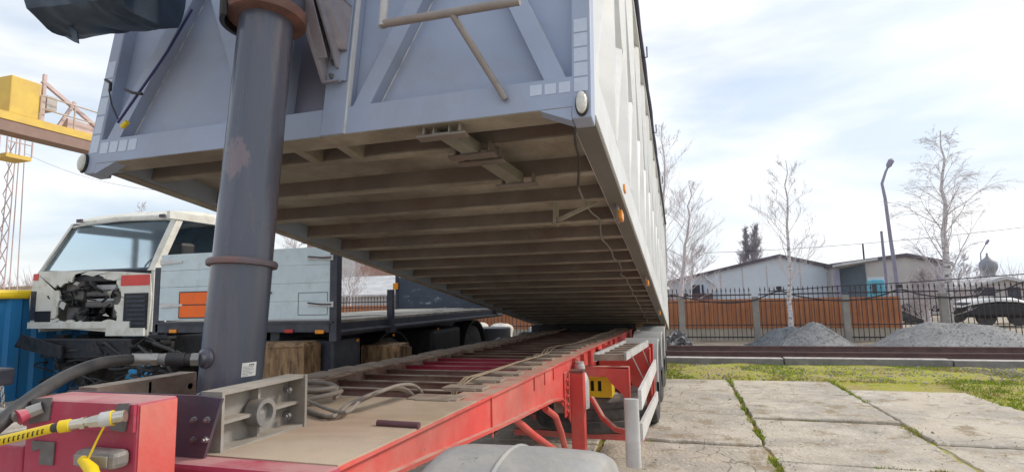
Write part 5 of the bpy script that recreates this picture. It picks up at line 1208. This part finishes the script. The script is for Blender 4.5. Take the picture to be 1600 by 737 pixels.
# rubble heap behind the trailer's rear corner and sacks
def rubble(name, label, cat, u0, u1, vt, vb, Y, mm, n=60, seed=2, d=.7):
    a = onY(u0, vb, Y); b = onY(u1, vb, Y); zt_ = onY((u0+u1)/2, vt, Y).z; r = random.Random(seed); m = MB(); zz0 = G
    for _ in range(n):
        t = r.random(); x = a.x+(b.x-a.x)*t; h = (zt_-zz0)*(1-abs(2*t-1)**1.5); z = zz0+h*r.random()**.6; s_ = r.uniform(.03, .11); y = Y+r.uniform(-d, d)*(1-(z-zz0)/(zt_-zz0+.01)*.7)
        rx = Matrix.Rotation(r.uniform(0, 3), 3, 'X') @ Matrix.Rotation(r.uniform(0, 3), 3, 'Z')
        P = [rx @ Vector((i*s_*r.uniform(.6, 1.2), j*s_*.6, k_*s_*.35)) + Vector((x, y, z)) for i, j, k_ in ((-1, -1, -1), (1, -1, -1), (1, 1, -1), (-1, 1, -1), (-1, -1, 1), (1, -1, 1), (1, 1, 1), (-1, 1, 1))]
        m.hexa(P)
    return tag(m.build(name, mm), label, cat)
rubble('debris_heap', 'heap of torn pale scraps behind the trailer rear corner by the track', 'debris heap', 1044, 1078, 520, 541, 17.2, scrapm, 420, 2)
rubble('debris_heap', 'heap of crumpled pale blue scraps seen under the lowest end of the raised body', 'debris heap', 815, 875, 504, 530, 15.5, sackb, 420, 3)
def sack(label, u, v_top, v_bot, Y, wpx, mm, seed):
    a = onY(u, v_top, Y); w_ = wpx/868*Y*1.05; zt_ = a.z; m = MB(); vs = []; fs = []; n, k = 20, 12
    for i in range(k+1):
        t = i/k; r = w_/2*min(1, (max(0, 1-t)*5)**.5)*(1+.06*math.sin(t*9))
        if i == k: r *= .1
        for j in range(n): a_ = 2*PI*j/n; rr = r*(1+.14*noise.noise(Vector((math.cos(a_)*1.5, math.sin(a_)*1.5, t*3+seed)))); vs.append((a.x+math.cos(a_)*rr, Y+math.sin(a_)*rr, G+(zt_-G)*(1-(1-t)**1.4)+.05*noise.noise(Vector((a_, t*3, seed)))))
    for i in range(k):
        for j in range(n): fs.append((i*n+j, i*n+(j+1) % n, (i+1)*n+(j+1) % n, (i+1)*n+j))
    m.add(vs, fs, True); return tag(m.build('bulk_sack', mm), label, 'sack', 'bulk sacks beyond the flatbed')
sack('white bulk sack standing behind the grey drum under the flatbed end', 745, 503, 540, 13.2, 36, cloth, 1)
sack('yellowish white bulk sack just right of the grey drum', 783, 505, 540, 13.4, 36, cloth, 2)
T = thing('grey_drum', 'dark grey round tank standing between the flatbed and the white sacks', 'tank', tuple(onY(757, 540, 10.9)))
a = onY(757, 513, 10.9); T.location.z = G; T['origin'] = (T.location.x, T.location.y, G)
m = MB(); m.lathe((a.x, 10.9+.4, G), (0, 0, 1), [(.42, 0), (.42, a.z-G-.02), (.40, a.z-G)], 28); m.build('drum_body', mat('dark_grey_drum', (.12, .12, .14), None, 4, .6), T)
m = MB(); m.lathe((a.x, 10.9+.4, G+.45), (0, 0, 1), [(.42, 0), (.435, .01), (.435, .03), (.42, .04)], 28); m.build('hoop', steel, T)

# ================================================================== BUILDINGS
def gable(name, label, u_l, v_l, u_ap, v_ap, u_r, v_r, Y, depth, mm, vb=545, over=.25):
    a, p, b = onY(u_l, v_l, Y), onY(u_ap, v_ap, Y), onY(u_r, v_r, Y)
    T = thing(name, label, 'building', ((a.x+b.x)/2, Y, G))
    m = MB(); m.prism([(a.x, G), (b.x, G), (b.x, b.z), (p.x, p.z), (a.x, a.z)], 'y', Y, Y+depth); m.build('wall', mm, T)
    m = MB(); th = .22
    for q, r in ((a, p), (p, b)):
        d = Vector((r.x-q.x, 0, r.z-q.z)).normalized(); e0 = Vector((q.x, 0, q.z))-(d*over if q is a else d*0); e1 = Vector((r.x, 0, r.z))+(d*over if r is b else d*0)
        m.hexa([(e0.x, Y-over, e0.z+.003), (e1.x, Y-over, e1.z+.003), (e1.x, Y+depth+over, e1.z+.003), (e0.x, Y+depth+over, e0.z+.003), (e0.x, Y-over, e0.z+th), (e1.x, Y-over, e1.z+th), (e1.x, Y+depth+over, e1.z+th), (e0.x, Y+depth+over, e0.z+th)])
    m.build('roof', roofm, T); return T, a, p, b
YW = 42
T, a, p, b = gable('warehouse', 'white gabled warehouse with a dark roof edge behind the orange fence', 1046, 443, 1217, 402, 1304, 420, YW, 30, ware)
# vertical cladding seams
for i, u in enumerate((1125, 1160, 1198, 1250, 1292)):
    q = onY(u, 430, YW); m = MB(); m.box(q.x-.03, q.x+.03, YW-.02, YW-.001, G, q.z+.2+(.5 if u in (1160, 1198, 1250) else 0)); m.build('cladding_seam', ware2, T)
q0, q1 = onY(1081, 445, YW), onY(1100, 461, YW); m = MB(); m.box(q0.x, q1.x, YW-.05, YW-.001, G+1.2, q0.z); f_ = m.build('window', MATS['dark_navy_paint'], T)
m = MB(); m.box((q0.x+q1.x)/2+.15, (q0.x+q1.x)/2+.25, YW-.08, YW-.051, G+1.2, q0.z); m.build('window_mullion', ware, f_)
m = MB(); m.tube(smooth([onY(1102, 430, YW-.1), onY(1106, 436, YW-.15), onY(1122, 450, YW-.15), onY(1122, 470, YW-.1)], 5), .09, 8); m.build('downpipe', ware, T)
m = MB(); q0 = onY(1046, 462, YW-1); q1 = onY(1112, 462, YW-1); m.box(q0.x-3, q1.x, YW-2.0, YW-.3, G, onY(1080, 458, YW-1).z); m.build('side_lean_to', mat('purple_brown_wall', (.15, .1, .11), None, 2, .8), T)
m = MB(); m.box(a.x-6, a.x, YW+1, YW+20, G, a.z-.4); m.build('left_wing', ware, T)

T2, a, p, b = gable('depot', 'grey plastered depot with an open shaded bay and a low gable', 1306, 416, 1415, 401, 1478, 413, YW-2, 26, ware2)
Y2 = YW-2
q0, q1 = onY(1308, 421, Y2), onY(1351, 412, Y2)
m = MB(); m.prism([(q0.x, G), (q1.x, G), (q1.x, q1.z), (q0.x, q0.z)], 'y', Y2-.06, Y2-.004); m.build('bay_shade', mat('blue_grey_bay', (.12, .16, .2), (.09, .12, .16), 1, .8), T2)  # dark sheet painted for the shade inside the open bay, no real curtain
m = MB(); m.box(q0.x-.25, q0.x, Y2-.5, Y2-.07, G, q0.z); m.build('bay_post', lampm, T2)
m = MB(); q2 = onY(1306, 421, Y2-1.5); m.hexa([(q0.x-.3, Y2-2.5, q0.z+.15), (q1.x, Y2-2.5, q1.z+.1), (q1.x, Y2-.1, q1.z+.1), (q0.x-.3, Y2-.1, q0.z+.15), (q0.x-.3, Y2-2.5, q0.z+.3), (q1.x, Y2-2.5, q1.z+.25), (q1.x, Y2-.1, q1.z+.25), (q0.x-.3, Y2-.1, q0.z+.3)]); m.build('canopy', greyroof, T2)
q0, q1 = onY(1354, 430, Y2), onY(1390, 460, Y2); m = MB(); m.box(q0.x, q1.x, Y2-.03, Y2-.001, G, onY(1370, 432, Y2).z); m.build('white_panel', ware, T2)
q0 = onY(1465, 408, Y2); m = MB(); m.box(q0.x-.12, q0.x+.12, Y2-.08, Y2-.001, G, onY(1465, 409, Y2).z); m.build('corner_pilaster', lampm, T2)
# cyan lorry cabin in front
T = thing('cyan_lorry', 'cyan box-shaped lorry standing in front of the open depot bay', 'lorry', tuple(onY(1370, 500, 33)))
T.location.z = G; T['origin'] = (T.location.x, 33, G)
q0, q1 = onY(1361, 436, 33), onY(1386, 470, 33)
m = MB(); m.box(q0.x, q1.x, 33, 33.9, G+.6, q0.z, .12); m.build('body', cyan, T)
m = MB(); a_ = onY(1362, 444, 33); b_ = onY(1370, 458, 33); m.box(a_.x, b_.x, 32.94, 32.999, b_.z, a_.z); m.build('windscreen', MATS['dark_navy_paint'], T)
for s_ in (.15, .85):
    xx = q0.x+(q1.x-q0.x)*s_; m = MB(); m.lathe((xx-.12, 33.5, G+.45), (1, 0, 0), [(.25, 0), (.45, .02), (.45, .22), (.25, .24)], 20); m.build('wheel', tyre, T)
# roof masts
for u, v0, v1, lb in ((1348, 381, 412, 'thin roof aerial on the depot left of the lamp post'), (1311, 410, 416, 'stub vent pipe at the eave between the two white buildings')):
    a_ = onY(u, v0, Y2+.5); b_ = onY(u, v1, Y2+.5); m = MB(); m.tube([(a_.x, Y2+.5, b_.z-.3), (a_.x, Y2+.5, a_.z)], .05, 6); tag(m.build('roof_aerial', iron), lb, 'aerial')
# church dome and low house on the right
YD = 70
T = thing('church', 'distant church with a grey onion dome above the roofs at right', 'church', tuple(onY(1548, 500, YD))); cx = onY(1548, 450, YD).x
T.location.z = G; T['origin'] = (cx, YD, G); T.location.x = cx
zt0_, zt1_, zt2_ = onY(1548, 432, YD).z, onY(1548, 424, YD).z, onY(1548, 399, YD).z
m = MB(); m.lathe((cx, YD, zt1_), (0, 0, 1), [(.55, -.15), (.60, 0), (.74, .2), (.82, .55), (.74, .95), (.46, 1.25), (.18, 1.5), (.07, 1.75), (.1, 1.85), (0, 2.0)], 24)
for q in m.v: q.x = cx+(q.x-cx)*1.0
m.build('dome', domem, T)
m = MB(); m.lathe((cx, YD, G), (0, 0, 1), [(.55, 0), (.55, zt1_-G-.1), (.63, zt1_-G-.05), (.63, zt1_-G)], 20); m.build('drum', domem, T)
m = MB(); m.box(cx-4, cx+4, YD-1, YD+9, G, zt0_-1.2); m.build('nave', ware2, T)
T, a, p, b = gable('low_house', 'low grey-roofed house beneath the onion dome', 1512, 452, 1570, 436, 1640, 452, 46, 14, mat('pale_house_wall', (.5, .46, .46), None, 1, .8))
for c_ in T.children:
    if c_.name.startswith('roof'): c_.data.materials[0] = greyroof
for u in (1525, 1545, 1585):
    q = onY(u, 460, 46); m = MB(); m.box(q.x-.35, q.x+.35, 45.93, 45.999, q.z-.5, q.z+.5); m.build('window', MATS['dark_navy_paint'], T)
# covered boat/car under white sheet
T = thing('covered_car', 'car under a white sheet parked behind the fence at the right edge', 'car', tuple(onY(1560, 510, 27)))
T.location.z = G; T['origin'] = (T.location.x, 27, G)
m = MB(); xs_ = [onY(u, 480, 27).x for u in (1503, 1515, 1540, 1560, 1590, 1615, 1640)]; zs_ = [onY(1560, v, 27).z for v in (480, 474, 467, 464, 466, 474, 490)]
vs = []; fs = []
for j, (dy, k_) in enumerate(((0, .55), (.12, .9), (.5, 1), (1.3, 1), (1.7, .9), (1.8, .55))):
    for x_, z_ in zip(xs_, zs_): vs.append((x_, 27+dy, G+.75+(z_-G-.75)*k_))
n = 7; fs = [(j*n+i, j*n+i+1, (j+1)*n+i+1, (j+1)*n+i) for j in range(5) for i in range(n-1)]
m.add(vs, fs, True); o_ = m.build('white_sheet', whitep, T); o_.modifiers.new('s', 'SOLIDIFY').thickness = .03
m = MB(); m.box(xs_[0]+.1, xs_[-1], 27.02, 28.7, G+.35, G+.95, .12); m.build('car_body', junk, T)
for xx in (xs_[0]+.9, xs_[-1]-.9): m = MB(); m.lathe((xx, 27.2, G+.33), (0, 1, 0), [(.2, 0), (.33, .02), (.33, .2), (.2, .22)], 20); m.build('wheel', tyre, T)
T = thing('parked_lorry', 'dark parked lorry seen through the pickets left of the covered car', 'lorry', tuple(onY(1440, 510, 30))); T.location.z = G; T['origin'] = (T.location.x, 30, G)
q0 = onY(1408, 470, 30); q1 = onY(1470, 478, 30)
m = MB(); m.box(q0.x, q1.x, 30, 32.2, G+.8, q1.z, .05); m.build('load_box', mat('taupe_box', (.22, .17, .17), (.14, .1, .11), 2, .8), T)
m = MB(); q2 = onY(1493, 480, 30); q3 = onY(1505, 480, 30); m.box(q1.x+.2, q3.x, 30, 32, G+.6, q2.z, .15); m.build('cab', MATS['blue_strap'], T)
m = MB(); m.box(q0.x, q3.x, 30.2, 32, G+.5, G+.7); m.build('chassis', junk, T)
for t_ in (.12, .3, .88): m = MB(); m.lathe((q0.x+(q3.x-q0.x)*t_, 29.95, G+.45), (0, 1, 0), [(.25, 0), (.45, .03), (.45, .25), (.25, .28)], 20); m.build('wheel', tyre, T)
# buildings seen under the raised body, left of centre
YH = 34
T, a, p, b = gable('brick_house', 'pinkish brick house with one small dark window beyond the flatbed', 480, 380, 560, 360, 665, 455, YH+6, 12, brick)
q0, q1 = onY(594, 431, YH+6), onY(612, 441, YH+6); m = MB(); m.box(q0.x, q1.x, YH+5.92, YH+5.999, q1.z, q0.z); f_ = m.build('window', MATS['dark_navy_paint'], T)
m = MB(); m.box((q0.x+q1.x)/2-.06, (q0.x+q1.x)/2+.06, YH+5.9, YH+5.919, q1.z, q0.z); m.build('window_bar', ware, f_)
q0, q1 = onY(533, 400, YH+6), onY(556, 436, YH+6); m = MB(); m.box(q0.x, q1.x, YH+5.9, YH+5.999, q1.z, q0.z); m.build('white_render', whitep, T)
T = thing('long_shed', 'long low shed with a pale grey corrugated roof behind the far fence', 'shed', tuple(onY(570, 480, YH-6))); T.location.z = G; T['origin'] = (T.location.x, YH-6, G)
q0, q1, q2 = onY(480, 465, YH-6), onY(640, 465, YH-6), onY(570, 434, YH-2)
m = MB(); m.hexa([(q0.x, YH-6.3, q0.z), (q1.x, YH-6.3, q0.z), (q1.x, YH-2, q2.z), (q0.x, YH-2, q2.z), (q0.x, YH-6.3, q0.z+.1), (q1.x, YH-6.3, q0.z+.1), (q1.x, YH-2, q2.z+.1), (q0.x, YH-2, q2.z+.1)]); m.build('roof', greyroof, T)
m = MB(); m.box(q0.x+.2, q1.x-.2, YH-6, YH-2.1, G, q0.z-.01); m.build('wall', ware2, T)

# ================================================================== POLES AND LAMPS
def pole(name, label, cat, pts, Y, r0, r1, head=None, grp=None):
    P = [onY(u, v, Y) for u, v in pts]; T = thing(name, label, cat, (P[0].x, Y, G), grp)
    P[0].z = G; rs = [r0+(r1-r0)*i/(len(P)-1) for i in range(len(P))]
    m = MB(); m.tube(P, rs, 10); m.build('post', lampm, T)
    if head:
        a = onY(*head[0], Y); b = onY(*head[1], Y); m = MB(); d = b-a; m.tube([a, a+d*.25, a+d*.8, b], [.04, .085, .09, .03], 10)
        m.build('lamp_head', lampm, T)
    return T
YP = 20.6
pole('street_lamp', 'tall bent street lamp with a slim head right of the orange fence', 'street lamp', [(1408, 520), (1400, 430), (1391, 370), (1383, 310), (1378, 287), (1384, 268), (1388, 260)], YP, .07, .03, ((1387, 262), (1394, 248)))
q = MB(); 
pole('utility_pole', 'short slanting pole close to the left of the tall street lamp', 'pole', [(1390, 520), (1385, 440), (1377, 361)], YP+.3, .06, .04)
pole('street_lamp', 'small distant street lamp beside the onion dome', 'street lamp', [(1533, 500), (1533, 410), (1532, 396), (1541, 380)], 48, .05, .03, ((1540, 382), (1545, 374)))

# ================================================================== TREES
def tree(name, label, u, v_top, Y, lean=0, r0=.11, seed=1, n1=26, spread=.33, up_=.6, mat_t=bark, twigs=7, low=.15, droop=0.0, grp='bare birch trees', tw=.0045, gang=1):
    b = onY(u, 500, Y); top = onY(u+lean, v_top, Y); Hh = top.z-G; T = thing(name, label, 'tree', (b.x, Y, G), grp); r = random.Random(seed)
    base = Vector((b.x, Y, G)); tp = Vector((top.x, Y, top.z)); spine = []
    k = 14
    for i in range(k+1): t = i/k; spine.append(base.lerp(tp, t)+Vector((r.uniform(-.05, .05)*t*2, r.uniform(-.05, .05)*t*2, 0)))
    m = MB(); m.tube(spine, [r0*(1-.93*i/k)+.004 for i in range(k+1)], 8); m.build('trunk', mat_t, T)
    m = MB(); segs = []
    def grow(p, d, ln, rad, lvl):
        n = 5 if lvl < 2 else 3; P = [p]; q = p.copy(); dd = d.copy()
        for i in range(n):
            dd = (dd+Vector((r.uniform(-.14, .14), r.uniform(-.14, .14), r.uniform(-.06, .12)-droop*(i/n)*(1 if lvl > 0 else .3)))).normalized(); q = q+dd*(ln/n); P.append(q.copy())
        m.tube(P, [max(tw*.45, rad*(1-.8*i/n)) for i in range(n+1)], 3 if lvl else 5, False)
        if lvl < 3:
            for _ in range(twigs if lvl == 0 else (4 if lvl == 1 else 3)):
                t = r.uniform(.2, 1); i = min(n-1, int(t*n)); s_ = P[i].lerp(P[i+1], t*n-i)
                nd = (dd*1.1+Vector((r.uniform(-.8, .8), r.uniform(-.8, .8), r.uniform(-.2, .5)-droop*2))).normalized(); grow(s_, nd, ln*r.uniform(.35, .6), max(tw*.6, rad*.4), lvl+1)
    for i in range(n1):
        t = low+(1-low)*(i/n1)**.9*.96; j = min(k-1, int(t*k)); p = spine[j].lerp(spine[j+1], t*k-j); a = r.uniform(0, 2*PI)
        ln = Hh*spread*(1-t)**.7*r.uniform(.7, 1.15)+.2; d = Vector((math.cos(a), math.sin(a), up_*r.uniform(.8, 1.8))).normalized()
        grow(p, d, ln, max(tw*1.3, r0*.2*(1-t)+.004), 0)
    m.build('crown', popt if mat_t is popt else twig, T); return T
tree('birch_tree', 'slender bare birch growing behind the peaked gravel heap, before the white warehouse', 1234, 250, 18.4, -8, .075, 3, 20, .26, .9, twigs=6, low=.22)
tree('birch_tree', 'tall bare birch with a white trunk behind the broad gravel heap', 1482, 205, 19.6, -14, .13, 4, 30, .30, .8, twigs=8, low=.2, droop=.18)
tree('birch_tree', 'bare birch rising close behind the body side, tallest of that clump', 1040, 195, 24, -4, .10, 5, 26, .24, 1.0, mat_t=twig, twigs=7, low=.2)
tree('birch_tree', 'leaning bare tree spreading to the right of the body side', 1058, 290, 26, 22, .12, 6, 26, .38, .5, mat_t=twig, twigs=8, low=.2)
tree('bare_tree', 'low bushy bare tree left of the white warehouse', 1078, 385, 38, 4, .14, 7, 24, .5, .5, mat_t=twig, twigs=9, low=.1, tw=.012)
tree('poplar_tree', 'narrow distant poplar, left of the pair above the warehouse roof', 1166, 355, 75, 0, .25, 8, 60, .26, 3.4, mat_t=popt, twigs=7, low=.1, tw=.022, grp='distant poplars')
tree('poplar_tree', 'narrow distant poplar, right and broader of the pair above the warehouse roof', 1181, 353, 75, 0, .28, 9, 64, .32, 3.0, mat_t=popt, twigs=7, low=.1, tw=.022, grp='distant poplars')
tree('bare_tree', 'dense bare bush against the depot wall left of the white birch', 1448, 425, 24, 0, .12, 10, 40, .42, .6, mat_t=twig, twigs=9, low=.05, tw=.010)
tree('bare_tree', 'thin grey tree between the birch and the dome', 1500, 400, 36, 0, .10, 12, 24, .4, .6, mat_t=twig, twigs=8, low=.1, tw=.010)
tree('bare_tree', 'pale bare tree in front of the brick house beyond the flatbed', 545, 385, 22, 4, .08, 13, 24, .32, .8, mat_t=bark, twigs=7, low=.1, tw=.007)
tree('bare_tree', 'faint bare tree tops rising behind the white board left of the body', 462, 360, 40, 0, .14, 14, 26, .4, .6, mat_t=twig, twigs=8, low=.1, tw=.010)
tree('bare_tree', 'small bare tree top just above the wrecked cab roof', 222, 315, 60, 0, .2, 15, 20, .3, .8, mat_t=twig, twigs=6, low=.3, tw=.02)
# far scrub on bank, far tree line right
def scrub(name, x0, x1, Y, h, n, seed, z0=G):
    m = MB(); r = random.Random(seed)
    for _ in range(n):
        x = r.uniform(x0, x1); y = Y+r.uniform(-3, 3); p = Vector((x, y, z0)); hh = h*r.uniform(.5, 1.1)
        for _ in range(7):
            d = Vector((r.uniform(-.5, .5), r.uniform(-.5, .5), 1)).normalized(); q = p+d*hh*r.uniform(.4, 1); m.tube([p, (p+q)/2+Vector((r.uniform(-.1, .1), 0, 0))*hh*.3, q], [.03, .02, .008], 3, False)
    m.build(name, twig, None, kind='stuff')
scrub('scrub', -110, -30, 46, 2.8, 260, 4, 2.0)
scrub('far_scrub', 22, 75, 62, 4.2, 420, 5)
# overhead wires
for (u0, v0, u1, v1, Y, lb) in ((1100, 395, 1640, 350, 40, 'thin overhead wire crossing the sky above the warehouses'), (0, 205, 360, 270, 40, 'upper thin overhead wire sloping down past the crane'), (40, 240, 330, 300, 40, 'lower thin sagging wire under the crane girder')):
    m = MB(); a, b = onY(u0, v0, Y), onY(u1, v1, Y); m.tube([a.lerp(b, t/8)-Vector((0, 0, 1.2*(1-(t/4-1)**2) if 'sag' in lb else .25*(1-(t/4-1)**2))) for t in range(9)], .014, 4, False)
    tag(m.build('overhead_wire', iron), lb, 'wire', 'overhead wires')
T = thing('chain', 'short pale chain hanging at the left edge before the blue skip', 'chain', tuple(onY(5, 600, 1.2)))
m = MB()
for k_ in range(6):
    c_ = onY(3+k_*.6, 606+k_*6, 1.2); 
    for i in range(10):
        a0 = 2*PI*i/10; a1 = 2*PI*(i+1)/10; dv3 = lambda a: Vector((.004*math.cos(a) if k_ % 2 else 0, 0 if k_ % 2 else .004*math.cos(a), .0065*math.sin(a)))
        m.tube([c_+dv3(a0), c_+dv3(a1)], .0016, 5, False)
m.build('links', chrome, T)
m = MB(); p = onY(-60, 576, 1.2); q = onY(-12, 605, 1.2); m.box(p.x, q.x, 1.2, 1.26, q.z, p.z, .006); m.build('hanging_bracket', navy, T)

# ------------------------------------------------------------------ lift everything so that the ground is at height 0
for o in C.objects:
    if o.parent is None and o.type in ('MESH', 'EMPTY'): o.location.z += H
for o in C.objects:
    for k_ in ('origin', 'local'):
        if k_ in o: del o[k_]
